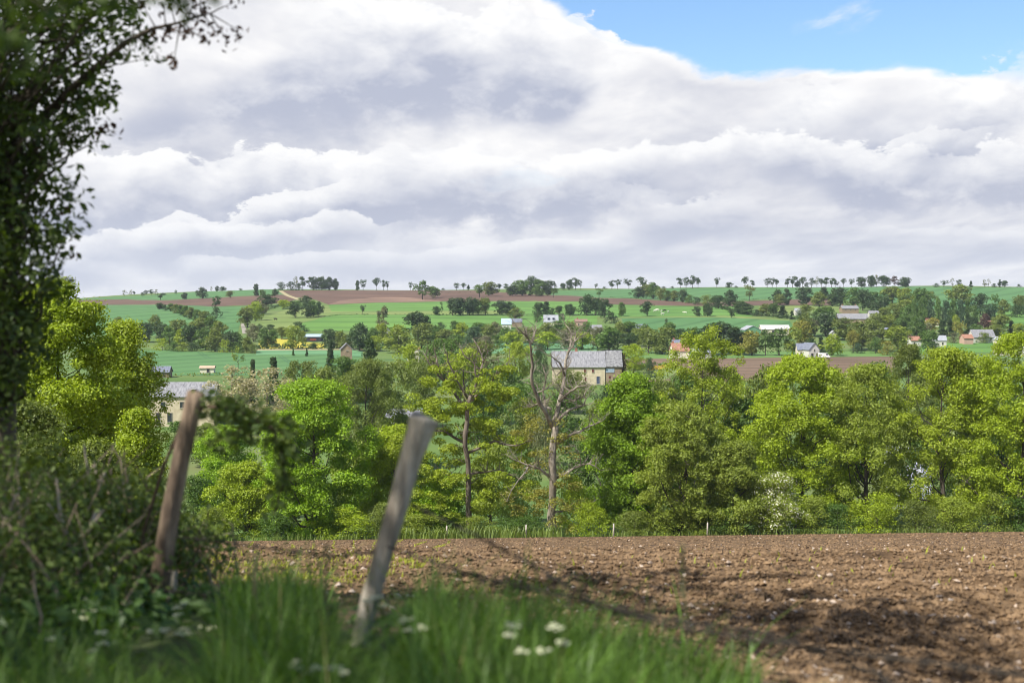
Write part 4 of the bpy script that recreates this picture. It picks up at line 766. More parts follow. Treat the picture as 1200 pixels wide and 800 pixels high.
# vehicles, far away but shaped
def van(label, x, D, col, L=4.8, rot=0.0, name='van'):
    p = at(x, 400, D); p.z = tz(p.x, p.y) + .15; root = tag(empty(name, p), label, 'van'); root.rotation_euler = (0, 0, rot)
    pr = [(-L/2, .35), (L/2 - .1, .35), (L/2, .9), (L/2 - .5, 1.15), (L/2 - 1.2, 2.1), (-L/2 + .05, 2.2)]
    m = MB(); n = len(pr); m.add([(x_, -.95, z) for x_, z in pr] + [(x_, .95, z) for x_, z in pr], [tuple(range(n)), tuple(range(n, 2*n))[::-1]] + [((i+1) % n, i, n + i, n + (i+1) % n) for i in range(n)]); m.obj('body', col, root)
    g = MB(); g.box((L/2 - 1.35, -.955, 1.62), (.9, .03, .6)); g.obj('window', GLASS, root)
    for sx in (-1, 1):
        for sy in (-1, 1):
            w = MB(); w.tube([(sx * L * .31, sy * .8 - .1, .33), (sx * L * .31, sy * .8 + .1, .33)], .33, 12); w.obj('wheel', W_DARK, root)
van('white van with a dark blue lower half parked right of the gabled house', 966, 600, PAINT)
m = MB(); p = ground(366, 398.9, 600)
p.z += .2; root = tag(empty('farm_trailer', at(367, 398.6, ground(366, 400, 500).y - 2.2)), 'red farm trailer standing in the open barn', 'trailer'); root.location.z = tz(root.location.x, root.location.y) + .1
m.box((0, 0, .95), (3.0, 1.6, .8)); m.obj('body', surf('red_paint', (.20,.035,.02), (.30,.06,.035), 1, .5), root)
for sx in (-.9, .9): w = MB(); w.tube([(sx, -.95, .4), (sx, .95, .4)], .4, 12); w.obj('wheel', W_DARK, root)

# ------------------------------------------------------------------ cattle
def cow_mesh():
    m = bpy.data.meshes.new('cow'); P = [(-.85,0,1.05),(-.3,0,1.08),(.3,0,1.1),(.75,0,1.15),(1.1,0,1.25),(1.45,0,1.15),(1.7,0,.98)]
    R = [.36,.40,.40,.36,.2,.17,.11]; E = [(i, i+1) for i in range(6)]
    for bx in (-.75, .65):
        for sy in (-1, 1):
            i = len(P); P += [(bx, sy*.2, .75), (bx + (.04 if bx < 0 else 0), sy*.21, .42), (bx - .02, sy*.21, .03)]; R += [.15, .085, .075]; E += [(0 if bx < 0 else 3, i), (i, i+1), (i+1, i+2)]
    i = len(P); P += [(-1.15,0,1.1),(-1.25,0,.6)]; R += [.05,.04]; E += [(0, i), (i, i+1)]
    for sy in (-1, 1): i = len(P); P += [(1.38, sy*.26, 1.26)]; R += [.06]; E += [(5, i)]
    m.from_pydata(P, E, []); o = bpy.data.objects.new('cow_proto', m); C.objects.link(o)
    md = o.modifiers.new('s', 'SKIN')
    for v, r in zip(m.skin_vertices[0].data, R): v.radius = (r, r)
    m.skin_vertices[0].data[2].use_root = True
    sb = o.modifiers.new('u', 'SUBSURF'); sb.levels = 1; sb.render_levels = 1
    dg = bpy.context.evaluated_depsgraph_get(); dg.update(); me = bpy.data.meshes.new_from_object(o.evaluated_get(dg)); bpy.data.objects.remove(o); return me
COW = cow_mesh()
COWW = surf('white_cow_hide', (.62, .58, .5), (.75, .72, .66), 1.2); COWD = surf('dark_cow_hide', (.02, .017, .015), (.05, .04, .035), 1.2)
for x, y, rz, dk, lab in ((767.5,365.6,.2,0,'white cow at the left end of the herd in the far pasture'), (770.8,364.4,2.9,0,'white cow second in the herd beside the dark round tree'), (775,365.8,1.4,0,'white cow standing upright in the middle of the herd'), (776.2,369.2,.3,0,'white cow nearest the lower edge of the cattle pasture'), (783.2,366.4,1.2,0,'white cow at the right end of the herd'), (802.8,367.6,3.0,0,'white cow grazing alone right of the herd'),
                          (778.5,365.2,.5,1,'dark cow among the white herd in the far pasture'), (305,375.2,.2,1,'dark cow on the grassy slope nearer the lane'), (323,375.4,2.8,1,'dark cow on the grassy slope nearer the clump of trees')):
    o = bpy.data.objects.new('cow', COW); C.objects.link(o)
    if not len(o.material_slots): COW.materials.append(COWW)
    setmat(o, 0, COWD if dk else COWW); o.location = ground(x, y, 500); o.rotation_euler = (0, 0, rz); tag(o, lab, 'cow', 'cattle in the far pastures')
    for q in COW.polygons: q.use_smooth = True

# small posts and long grass along the far edge of the field
POSTW = surf('grey_post_wood', (.32,.28,.22), (.5,.45,.38), 3)
for x, lab in ((523, 'small grey post in long grass under the half dead oak'), (616.5, 'small pale post left of the dead tree trunk'), (719.5, 'small grey post right of the dead tree trunk'), (830, 'small post at the field edge below the low olive tree')):
    g = at(x, 400, 139.6); g.z = tz(g.x, g.y); m = MB(); m.tube([(0,0,-.2),(.01,0,.6),(.02,.01,1.25)], [.09,.085,.075], 8); m.tube([(.02,.01,1.25),(.02,.01,1.29)], [.075,.03], 8)
    tag(m.obj('fence_post', POSTW, None, g, True), lab, 'post', 'small posts along the far field edge')
n = 5200; X = rng.uniform(-46, 54, n); Yy = rng.uniform(138.8, 143, n); p = np.c_[X, Yy, terrain(X, Yy)]
den = .35 + .65 * ((X < 5) & (X > -12)); kk = rng.random(n) < den; p = p[kk]; hh = rng.uniform(.35, 1.1, len(p)) * np.where((p[:, 0] < 5) & (p[:, 0] > -12), 1.3, .8)
tag(blades(p, hh, hh * .12 + .04, .5).obj('long_grass', leafmat('pale_long_grass', (.16, .22, .05), .3)), 'pale long grass along the far edge of the ploughed field', 'grass', kind='stuff')

# ------------------------------------------------------------------ foreground: fence
WOOD = surf('weathered_post_wood', (.055, .038, .027), (.20, .145, .10), 14, .9, 8, bump=1, bscale=40, stretch=(1, 1, .18), c3=(.46, .35, .24), dist=.02)  # pale streaks are grain and also stand in for sunlit patches
WOODG = surf('grey_split_wood', (.15, .12, .09), (.36, .315, .25), 13, .9, 8, bump=1, bscale=40, stretch=(1, 1, .15), c3=(.60, .54, .45), dist=.02)
def post(name, label, pts, rads, mat, D, sides=18, seed=1, flare=None):
    base = at(pts[0][0], pts[0][1], D); rg = random.Random(seed)
    P = [at(x, y, D) - base for x, y in pts]; PP, RR = [], []
    for i in range(len(P) - 1):
        for k in range(5): t = k / 5; PP.append(P[i].lerp(P[i+1], t)); RR.append(rads[i] * (1 - t) + rads[i+1] * t)
    PP.append(P[-1]); RR.append(rads[-1])
    m = MB(); m.tube(PP, RR, sides); v = m.v[0]
    for i in range(len(PP)):
        for k in range(sides):
            q = v[i*sides + k]; c = np.array(PP[i]); w = 2*math.pi*k/sides
            f = 1 + .07*math.sin(3*w + i*.25 + seed) + .05*math.sin(7*w + seed*2) + rg.uniform(-.03, .03); v[i*sides + k] = c + (q - c) * f
    if flare:
        for k in range(sides): v[(len(PP)-1)*sides + k, 2] += flare * math.sin(2*math.pi*k/sides*2 + 1)
    return tag(m.obj(name, mat, None, base, True), label, 'fence post', 'rough fence posts')
D1, D2 = 7.5, 6.0
P1 = post('fence_post', 'weathered brown fence post leaning beside the brambles', [(176,800),(180,740),(188,680),(199,600),(213,530),(230,459)], [.052,.052,.05,.048,.047,.046], WOOD, D1, seed=2, flare=.008)
P2 = post('fence_post', 'pale grey fence post with a widened top leaning over the grass', [(408,812),(420,760),(434,700),(452,640),(468,590),(482,535),(492,505),(497,489)], [.04,.04,.04,.04,.042,.046,.058,.066], WOODG, D2, seed=5, flare=.012)
cut = MB(); 
# broken strip of bark hanging on the first post
q = at(205, 668, D1 - .06); cut.tube([q - q, at(203, 690, D1 - .07) - q, at(196, 705, D1 - .06) - q], [.016, .02, .008], 6); o = cut.obj('bark_strip', BARKW, None, q); o.parent = P1; o.location = q - P1.location
WIRE = surf('dull_wire', (.018, .015, .012), (.045, .038, .03), 20, .75)
def wire(label, pts, r=.005, barbs=True):
    P = []
    for (x, y, d_), (x2_, y2_, d2_) in zip(pts, pts[1:]):
        for k in range(8): t = k / 8; P.append(at(x + (x2_ - x) * t, y + (y2_ - y) * t, d_ + (d2_ - d_) * t))
    P.append(at(*pts[-1])); o0 = P[0].copy(); m = MB(); m.tube([p_ - o0 for p_ in P], r, 5)
    if barbs:
        for i in range(2, len(P), 2):
            c = P[i] - o0; m.tube([c + Vector((-.012, 0, -.02)), c + Vector((.012, 0, .02))], .0025, 4); m.tube([c + Vector((.012, 0, -.02)), c + Vector((-.012, .01, .02))], .0025, 4)
    tag(m.obj('barbed_wire', WIRE, None, o0), label, 'wire', 'strands of the old wire fence')
wire('sagging upper strand of barbed wire falling from the pale post across the field', [(480,590,5.93),(560,628,5.6),(625,662,5.3),(700,708,5.0),(780,732,4.7),(880,748,4.4),(1040,770,4.1),(1215,792,3.9)])
wire('lower strand of barbed wire crossing the tall grass right of the pale post', [(454,640,5.93),(560,676,5.6),(640,694,5.3),(760,722,4.9),(900,742,4.5),(1030,790,4.1),(1060,815,4.0)])
wire('upper strand of wire strung between the two posts', [(207,628,7.42),(300,640,7.0),(390,652,6.5),(450,645,6.04)])
wire('lower strand of wire strung between the two posts', [(190,690,7.42),(290,705,7.0),(370,716,6.5),(434,700,6.04)])

# ------------------------------------------------------------------ foreground: grass, flowers, brambles
GR = leafmat('verge_grass_blades', (.088, .165, .026), .55, trans=.42)
n = 190000
u_ = rng.uniform(-6, 1.6, n); t_ = rng.uniform(-4.5, 8, n)
X = -.57 + u_ * .773 - t_ * .634; Yy = 6 + u_ * .634 + t_ * .773
pxs = 600 + X / np.maximum(Yy, .5) * F
k = (Yy > 2.6) & (pxs > -60) & (pxs < 900) & (rng.random(n) < np.where(u_ > .8, .35, 1)) & (345 + F * (1.0 + .035 * Yy) / np.maximum(Yy, .5) < 860)
p = np.c_[X, Yy, terrain(X, Yy)][k]
patch = .5 + .5 * np.sin(p[:, 0] * 2.7 + 1.3 * np.sin(p[:, 1] * 1.9)) * np.sin(p[:, 1] * 2.1 + .7)
hh = rng.uniform(.3, .8, len(p)) * (.62 + .5 * patch); hh *= np.interp(pxs[k], [-60, 180, 420, 640, 900], [.8, .8, 1.05, 1.0, .78])
pk = pxs[k]; near_post = np.interp(pk, [130, 165, 235, 260, 375, 405, 460, 485], [1, .25, .25, 1, 1, .25, .25, 1])
ytop = np.interp(pk, [-60, 130, 165, 235, 258, 330, 378, 405, 458, 482, 520, 640, 760, 900], [735, 745, 770, 766, 704, 684, 706, 765, 762, 700, 674, 690, 740, 804])
ytop = ytop + rng.exponential(36, len(p)) + near_post * (-110 * rng.random(len(p)) ** 9 + 80 * (.5 - patch))
hh = np.minimum(hh, (-(ytop - 345) / F * p[:, 1] - p[:, 2]) * rng.uniform(.9, 1.05, len(p))); q = hh > .09; p = p[q]; hh = hh[q]     # mown shorter towards the field
tag(blades(p, hh, rng.uniform(.006, .020, len(p)), rng.uniform(.15, 1.2, len(p)), 3).obj('verge_grass', GR), 'tall green grass along the old wire fence', 'grass', kind='stuff')
kd = rng.random(len(p)) < .018; pd = p[kd]; hd = hh[kd] * rng.uniform(1.0, 1.35, len(pd))
tag(blades(pd, hd, rng.uniform(.005, .010, len(pd)), rng.uniform(.2, 1.3, len(pd)), 3).obj('dry_grass', leafmat('dry_grass_blades', (.26, .22, .11), .35)), 'dry straw-coloured stalks among the verge grass', 'dry grass', kind='stuff')
DOCK = leafmat('broad_weed_leaves', (.07, .13, .03), .35)
n = 5200; u_ = rng.uniform(-6, .9, n); t_ = rng.uniform(-3.5, 7, n); X = -.57 + u_ * .773 - t_ * .634; Yy = 6 + u_ * .634 + t_ * .773; k = (Yy > 3) & (600 + X / np.maximum(Yy, 1) * F < 560)
p = np.c_[X, Yy, terrain(X, Yy) + rng.uniform(.02, .5, n) * np.clip(-u_ / 3 + .3, .3, 1)][k]; wm = MB(); wm.quads(leaf_quads(rng, p, rng.normal(size=(len(p), 3)) * .5 + [0, -.2, 1], rng.uniform(.02, .06, len(p)), .45))
tag(wm.obj('broad_leaved_weeds', DOCK), 'broad leaved weeds growing low among the verge grass', 'weeds', kind='stuff')
UMB = surf('umbel_white', (.55, .58, .36), (.72, .72, .5), 30, .8); STEM = leafmat('green_stems', (.09, .15, .03), .3)
def cow_parsley(x, y, D, label, seed):
    rg = random.Random(seed); top = at(x, y, D); g = Vector((top.x + rg.uniform(-.05, .05), top.y, tz(top.x, top.y))); h = top.z - g.z
    root = tag(empty('cow_parsley', g), label, 'flower', 'white umbel flowers in the verge')
    s = MB(); a = Vector((0, 0, 0)); b = Vector((top.x - g.x, 0, h)); mid = a.lerp(b, .5) + Vector((rg.uniform(-.03, .03), 0, 0)); s.tube([a, mid, b - Vector((0, 0, .06))], [.005, .004, .003], 5)
    heads = [b] + [mid.lerp(b, .7) + Vector((rg.uniform(-.07, .07), rg.uniform(-.08, .08), rg.uniform(.0, .06))) for _ in range(2)]
    for i, c in enumerate(heads):
        f = MB()
        if i: s.tube([mid.lerp(b, .2), c - Vector((0, 0, .04))], .0025, 4)
        for k in range(9):
            w = k * 2.4; r = .026 * math.sqrt(k / 9.0) * (1 if i == 0 else .8); q = c + Vector((r*math.cos(w), r*math.sin(w), rg.uniform(-.006, .006))); s.tube([c - Vector((0, 0, .05)), q], .0012, 3, cap=False)
            for j in range(4): ww = rg.uniform(0, 6.28); e = q + Vector((math.cos(ww), math.sin(ww), 0)) * .005; f.tube([e, e + Vector((0, 0, .003))], [.0055, .004], 6)
        f.obj('umbel', UMB, root)
    s.obj('stem', STEM, root)
for i, (x, y, D, lab) in enumerate(((65,748,5.8,'white umbel flower low at the left among the dark grass'), (92,722,6.4,'white umbel flower left of the dead twigs'), (100,702,7.0,'white umbel flower directly below the dead twigs'), (128,716,6.6,'white umbel flower between the twigs and the brown post'), (120,754,5.8,'white umbel flower below the brambles near the brown post'), (150,706,7,'white umbel flower just left of the brown post'),
    (208,712,6.8,'white umbel flower just right of the brown post'), (190,738,6.2,'white umbel flower at the foot of the brown post'), (218,742,6.3,'white umbel flower second right of the brown post'), (248,735,6.4,'white umbel flower between the posts nearer the brown one'), (345,776,4.8,'large white umbel flower between the two posts'), (475,726,5.2,'white umbel flower at the foot of the pale post'),
    (602,732,4.6,'white umbel flower right of the pale post over the grass tips'), (650,735,4.5,'white umbel flower furthest right over the grass tips'), (440,700,5.4,'white umbel flower touching the pale post'), (392,782,4.6,'white umbel flower low between the posts at the picture bottom'))):
    cow_parsley(x, y, D, lab, i)
# seeding grass stalks that stand above the field
def stalk(x, y, x0, y0, D, label):
    a = at(x0, y0, D); a.z = min(a.z, tz(a.x, a.y)); b = at(x, y, D); L = b - a; m = MB()
    m.tube([(0, 0, 0), L * .5 + Vector((.02, 0, .02)), L * .85, L], [.003, .0025, .002, .0015], 4)
    for k in range(26):
        t = .72 + .28 * k / 26; q = L * t; w = k * 2.4; m.tube([q, q + Vector((math.cos(w) * .016, math.sin(w) * .016, .03))], [.0032, .001], 4)
    tag(m.obj('grass_stalk', surf('seed_head', (.10,.11,.05), (.16,.16,.08), 10), None, a), label, 'grass stalk', 'seeding grass stalks')
stalk(384,640,372,780,5.0,'tall seeding grass stalk between the posts'); stalk(300,650,292,780,5.4,'seeding grass stalk right of the brown post'); stalk(800,640,800,790,5.0,'seeding grass stalk standing against the ploughed field')
# bramble thicket
BL = leafmat('bramble_leaves', (.115, .165, .036), .6)
def thicket(name, label, blobs, n, size, mat, seed, twigs=60):
    rg = np.random.default_rng(seed); root = None; m = MB(); s = MB(); o0 = None
    wsum = sum(b[3] * b[4] for b in blobs)
    for x, y, D, rx, rz_ in blobs:
        c = at(x, y, D)
        if o0 is None: o0 = Vector((c.x, c.y, tz(c.x, c.y)))
        k = int(n * rx * rz_ / wsum); d = unit(rg.normal(size=(k, 3))); r = (.35 + .65 * rg.random((k, 1)) ** .5) * (1 + .15 * rg.normal(size=(k, 1)))
        pos = np.array(c - o0) + d * r * np.array([rx, rx, rz_]); m.quads(leaf_quads(rg, pos, d + rg.normal(size=(k, 3)) * .6 + [0, 0, .5], size * rg.uniform(.5, 1.4, k), .6))
        for _ in range(int(twigs * rx * rz_ / wsum)):
            a = Vector(c - o0) + Vector((rg.normal(0, rx * .4), rg.normal(0, rx * .4), -rz_ * .9)); b = Vector(c - o0) + Vector(d[rg.integers(k)]) * 1.0 * rx * rg.uniform(.8, 1.15); b.z = max(b.z, a.z)
            s.tube([a, a.lerp(b, .5) + Vector((rg.normal(0, .08), rg.normal(0, .08), .15)), b], [.007, .005, .002], 4, cap=False)
    root = tag(empty(name, o0), label, 'bush'); m.obj('foliage', mat, root); s.obj('canes', surf('dry_cane', (.18,.13,.09), (.42,.33,.24), 8), root); return root
thicket('bramble_thicket', 'dark green bramble thicket filling the corner left of the brown post', [(60,640,8.2,.55,.5), (130,625,8.6,.5,.42), (10,600,8.8,.6,.6), (185,640,8.8,.36,.34), (95,700,7.4,.5,.4), (20,700,7.2,.5,.45), (150,585,9.4,.4,.28), (230,640,9.2,.3,.25), (-50,650,7.4,.6,.7)], 23000, .020, BL, 3, 420)
thicket('nettle_patch', 'mid green nettles growing at the foot of the brown post', [(215,735,7.6,.3,.25), (140,740,7.0,.34,.25), (60,760,6.4,.4,.25)], 2600, .034, leafmat('nettle_leaves', (.06,.12,.03), .4), 6, 40)
def arch():
    P = [at(x, y, D) for x, y, D in ((150,700,8),(172,610,7.9),(192,545,7.8),(212,500,7.7),(240,476,7.5),(272,478,7.3),(300,492,7.2),(330,507,7.1),(352,530,7.1))]
    P2 = [at(x, y, D) for x, y, D in ((318,500,7.15),(330,530,7.15),(334,560,7.2),(322,600,7.2))]
    P3 = [at(x, y, D) for x, y, D in ((300,492,7.2),(268,512,7.3),(250,520,7.4))]
    o0 = P[0].copy(); o0.z = tz(o0.x, o0.y); root = tag(empty('bramble_cane', o0), 'leafy bramble cane arching over the brown post', 'bramble'); s = MB(); m = MB(); rg = np.random.default_rng(12)
    for Q, r in ((P, .011), (P2, .006), (P3, .005)):
        s.tube([q - o0 for q in Q], [r * (1 - .06 * i) for i in range(len(Q))], 6)
        for a, b in zip(Q[(4 if Q is P else 0):], Q[(5 if Q is P else 1):]):
            k = int(58 * ((b - a).length / .13)); t = rg.random((k, 1)); pos = np.array(a - o0) * (1 - t) + np.array(b - o0) * t + rg.normal(0, .045, (k, 3)) + [0, 0, .01]
            m.quads(leaf_quads(rg, pos, rg.normal(size=(k, 3)) * .6 + [0, -.3, .8], .026 * rg.uniform(.5, 1.3, k), .65))
    s.obj('stem', surf('bramble_cane', (.09,.06,.045), (.17,.11,.08), 8), root, smooth=True); m.obj('leaves', BL, root)
arch()
def dead_twig(label, lines, D, seed):
    o0 = at(lines[0][0][0], lines[0][0][1], D); m = MB(); rg = random.Random(seed)
    for ln in lines:
        k = rg.uniform(-.12, .12); Q = [at(x, y, D + k * i) - o0 for i, (x, y) in enumerate(ln)]; m.tube(Q, [.012 * (1 - i / len(Q) * .8) for i in range(len(Q))], 6)
    tag(m.obj('dead_branch', surf('bleached_twig', (.34,.28,.21), (.5,.43,.34), 8), None, o0, True), label, 'branch', 'dead twigs in the brambles')
dead_twig('pale dead forked twig standing in the bramble thicket', [[(100,702),(92,668),(82,640),(68,628)], [(90,660),(72,612),(56,590)], [(92,668),(112,652),(122,645)], [(88,640),(104,622),(120,598)], [(104,622),(112,600)], [(82,640),(70,600),(66,560)]], 7.6, 2)
dead_twig('pale dead twig poking out at the left edge over the brambles', [[(-5,640),(6,610),(14,590),(24,570)], [(6,610),(16,612),(24,604)], [(-5,640),(8,634),(20,626)]], 7.6, 5)
dead_twig('thin pale upright twig behind the thicket near the brown post', [[(120,600),(116,570),(110,540)], [(116,570),(124,550)], [(108,590),(104,560),(98,520)]], 9.0, 8)

# ------------------------------------------------------------------ overhanging dark tree at the left edge
OAKL = leafmat('dark_oak_leaves', (.055, .088, .016), .55, trans=.42)
REDL = leafmat('reddish_young_leaves', (.085, .04, .03), .4, trans=.35)
def oval_leaves(rg, pos, nrm, size, asp=.5):
    return leaf_quads(rg, pos, nrm, size, asp)
def overhang():
    D = 10.0; base = at(-6, 400, D); base.z = tz(base.x, base.y); rg = np.random.default_rng(91)
    root = tag(empty('overhanging_tree', base), 'dark leafy tree overhanging the scene along the left edge', 'tree')
    t = MB(); m = MB(); rd = MB()
    ax = lambda z: np.array([.05 * math.sin(z), .04 * math.sin(z * 1.3), z])
    H = 10.5; t.tube([ax(z) for z in np.linspace(-.5, H * .85, 14)], list(np.linspace(.10, .02, 14)), 9)
    ly = np.array([-60, 0, 50, 100, 150, 200, 250, 300, 350, 400, 450, 500.]); lx = np.array([205, 185, 140, 128, 122, 95, 82, 78, 74, 62, 36, 8.])
    c = []
    while len(c) < 720:
        y = rg.uniform(-60, 480); ex = np.interp(y, ly, lx) + 6; x = rg.uniform(-90, 1) + rg.random() ** .8 * ex * 1.02 if rg.random() < .8 else rg.uniform(-150, 0)
        x = min(x, ex * rg.uniform(.8, 1.0)); dep = D + rg.normal(0, .45) * (1 if y > 40 else 1.6)
        q = at(x, y, dep); c.append(np.array(q - base))
    c = np.array(c)
    for p in c:                                    # twig carrying a spray of leaves
        z0 = max(1.2, p[2] - rg.uniform(.2, .9)); a = ax(z0); L = np.linalg.norm(p - a)
        if rg.random() < .55: mid = a * .5 + p * .5 + rg.normal(0, .06, 3); t.tube([a, mid, p], [.012 + .006 * L, .009, .003], 4, cap=False)
        k = rg.integers(16, 34); d = unit(rg.normal(size=(k, 3))); pos = p + d * rg.random((k, 1)) ** .5 * np.array([.17, .17, .13])
        m.quads(oval_leaves(rg, pos, d * .5 + rg.normal(size=(k, 3)) * .6 + [0, 0, .3], .032 * rg.uniform(.6, 1.35, k), .5))
    # wide upper crown, above the frame: it shades the verge and the near field
    for _ in range(220):
        th = rg.uniform(0, 6.283); u = rg.random(); r = 4.2 * math.sqrt(rg.random()) * math.sin(math.pi * (.15 + .8 * u)); p = np.array([r * math.cos(th) - .3, r * math.sin(th) - 4.2, 4.9 + 4.2 * u])
        q = Vector(p) + base
        if q.y > .5:
            px = 600 + q.x / q.y * F; py = 345 - q.z / q.y * F
            if py > -110 and px > -60: continue
        k = rg.integers(30, 60); d = unit(rg.normal(size=(k, 3))); m.quads(leaf_quads(rg, p + d * rg.random((k, 1)) ** .5 * .55, d + rg.normal(size=(k, 3)) * .5, .075 * rg.uniform(.6, 1.3, k), .55))
    for _ in range(26):
        th = rg.uniform(0, 6.283); z0 = rg.uniform(4.5, 8.5); a = ax(z0); b = a + np.array([math.cos(th), math.sin(th), .35]) * rg.uniform(1.5, 3.2)
        q = Vector(b) + base
        if q.y > .5 and 345 - q.z / q.y * F > -90: continue
        t.tube([a, a * .5 + b * .5 + np.array([0, 0, .2]), b], [.045, .03, .008], 5, cap=False)
    # the branch that reaches out over the sky
    br = [at(x, y, d_) - base for x, y, d_ in ((40,150,9.9),(80,108,9.7),(118,74,9.4),(150,48,9.2),(178,34,9.1),(205,28,9.0),(232,20,9.0),(252,14,8.9))]
    t.tube(br, [.034,.028,.022,.017,.013,.010,.007,.003], 6)
    for i in range(2, len(br)):
        for _ in range(7):
            a = br[i - 1].lerp(br[i], rg.random()); e = a + Vector((rg.normal(.06, .1), rg.normal(0, .1), rg.normal(.0, .1))); t.tube([a, e], [.005, .002], 4, cap=False)
            k = rg.integers(8, 18); d = unit(rg.normal(size=(k, 3))); tgt = rd if i > 4 else m
            tgt.quads(oval_leaves(rg, np.array(e) + d * rg.random((k, 1)) * .09, d + rg.normal(size=(k, 3)) * .5, .024 * rg.uniform(.6, 1.3, k), .5))
    for x, y in ((133,148),(120,150),(78,245),(84,300)):   # a few reddish tips
        e = at(x, y, 9.9) - base; k = 16; d = unit(rg.normal(size=(k, 3))); rd.quads(oval_leaves(rg, np.array(e) + d * rg.random((k, 1)) * .08, d, .024 * rg.uniform(.6, 1.3, k), .5))
    t.obj('trunk', BARKD, root, smooth=True); m.obj('crown', OAKL, root); rd.obj('young_leaves', REDL, root)
overhang()
def near_spray():
    o0 = at(-40, -60, 3.0); rg = np.random.default_rng(33); root = tag(empty('leafy_branch', o0), 'blurred green leafy branch hanging close to the lens at the top left', 'branch'); t = MB(); m = MB()
    for run in ([(-60,-70),(0,-30),(40,0),(75,22)], [(0,-30),(70,-30),(120,-10),(165,6)], [(-60,-70),(-20,10),(10,50),(30,80)], [(70,-30),(150,-30),(200,-14),(222,2)]):
        Q = [at(x, y, 3.0) - o0 for x, y in run]; t.tube(Q, [.008, .006, .004, .002], 5)
        for a, b in zip(Q, Q[1:]):
            k = 26; tt = rg.random((k, 1)); pos = np.array(a) * (1 - tt) + np.array(b) * tt + rg.normal(0, .028, (k, 3)); m.quads(leaf_quads(rg, pos, rg.normal(size=(k, 3)) + [0, -.3, .5], .021 * rg.uniform(.6, 1.3, k), .55))
    t.obj('twig', BARKD, root); m.obj('leaves', leafmat('near_oak_leaves', (.06, .10, .018), .35, trans=.5), root)  # leaf green a little paler and more translucent than the overhanging tree's
near_spray()
# unseen trees beside and behind the camera, placed to shade the verge
def shade_tree(x, y, cz, R, label, seed):
    rg = np.random.default_rng(seed); base = Vector((x, y, tz(x, y))); root = tag(empty('unseen_shade_tree', base), label, 'tree', 'unseen trees shading the verge'); m = MB(); t = MB()
    q, cen = crown_geo(rg, cz + R * .8 - base.z, R, .42, 'round', 36, .9, 85, .11, .6); m.quads(q); limbs(rg, t, cen, cz + R * .8 - base.z, .42, .18, 20)
    m.obj('crown', OAKL, root); t.obj('trunk', BARKD, root, smooth=True)
shade_tree(-11.0, 3.0, 5.0, 3.6, 'unseen tree left of the brambles that shades the verge', 61)
shade_tree(-6.2, .2, 5.4, 3.4, 'unseen tree behind the point of view that shades the verge', 62)

# ------------------------------------------------------------------ sky, sun, air
w = bpy.data.worlds.new("World"); SC.world = w; w.use_nodes = True; nt = w.node_tree; nt.nodes.clear(); L = nt.links.new
def M(op, a, b=None, c=None, clamp=False):
    n = nt.nodes.new('ShaderNodeMath'); n.operation = op; n.use_clamp = clamp
    for i, v in enumerate((a, b, c)):
        if v is None: continue
        if isinstance(v, (int, float)): n.inputs[i].default_value = v
        else: L(v, n.inputs[i])
    return n.outputs[0]
def smooth(v, a, b):
    n = nt.nodes.new('ShaderNodeMapRange'); n.interpolation_type = 'SMOOTHERSTEP'; L(v, n.inputs[0]); n.inputs[1].default_value = a; n.inputs[2].default_value = b; return n.outputs[0]
def mixc(f, a, b):
    n = nt.nodes.new('ShaderNodeMix'); n.data_type = 'RGBA'
    for i, v in ((0, f), (6, a), (7, b)):
        if isinstance(v, tuple): n.inputs[i].default_value = (*v, 1)
        elif isinstance(v, (int, float)): n.inputs[i].default_value = v
        else: L(v, n.inputs[i])
    return n.outputs[2]
sky = nt.nodes.new('ShaderNodeTexSky'); sky.sky_type = 'NISHITA'; sky.sun_disc = False; sky.sun_elevation = SUN_EL
sky.sun_rotation = math.atan2(SUN_H.x, SUN_H.y); sky.altitude = 200; sky.air_density = 1.0; sky.dust_density = .3; sky.ozone_density = 6.0
tc = nt.nodes.new('ShaderNodeTexCoord'); sep = nt.nodes.new('ShaderNodeSeparateXYZ'); L(tc.outputs['Generated'], sep.inputs[0])
dx, dy, dz = sep.outputs
el = M('MAXIMUM', dz, 0.0)
zz = M('ADD', M('ADD', el, M('MULTIPLY', dx, -.06)), .16); zz = M('MAXIMUM', zz, .03)
cx = M('DIVIDE', dx, zz); cy = M('DIVIDE', dy, zz)
def noise(ox, oy, scale, detail, rough=.55, dist=0.0, sx=1.0, sy=1.0):
    v = nt.nodes.new('ShaderNodeCombineXYZ'); L(M('MULTIPLY_ADD', cx, sx, ox), v.inputs[0]); L(M('MULTIPLY_ADD', cy, sy, oy), v.inputs[1]); v.inputs[2].default_value = 3.7
    n = nt.nodes.new('ShaderNodeTexNoise'); n.inputs['Scale'].default_value = scale; n.inputs['Detail'].default_value = detail; n.inputs['Roughness'].default_value = rough; n.inputs['Distortion'].default_value = dist; L(v.outputs[0], n.inputs['Vector']); return n.outputs[0]
OX, OY = 2.3, 7.1
SY = .60
def stack(ox, oy, sc, det, rough=.55, dist=.15): return noise(ox, oy, sc, det, rough, dist, 1, SY)
OX, OY = 5.3, 2.1
n0 = stack(OX, OY, 1.05, 12, .55)
n1 = stack(OX - .05, OY - .12, 1.05, 7, .52)         # the same clouds a little higher up and sunwards: lit tops, grey undersides
f0 = stack(OX + 9, OY, 3.2, 10, .56, .25)
f1 = stack(OX + 9 - .02, OY - .05, 3.2, 8, .54, .25)
mass = smooth(n0, .43, .60)                          # grey bodies of cloud against brighter cloud behind
body = M('ADD', M('MULTIPLY', M('SUBTRACT', n0, n1), 2.6), M('MULTIPLY', M('SUBTRACT', f0, f1), 1.1))
body = M('ADD', M('ADD', body, M('MULTIPLY', M('SUBTRACT', f0, .5), .5)), .30, None, True)
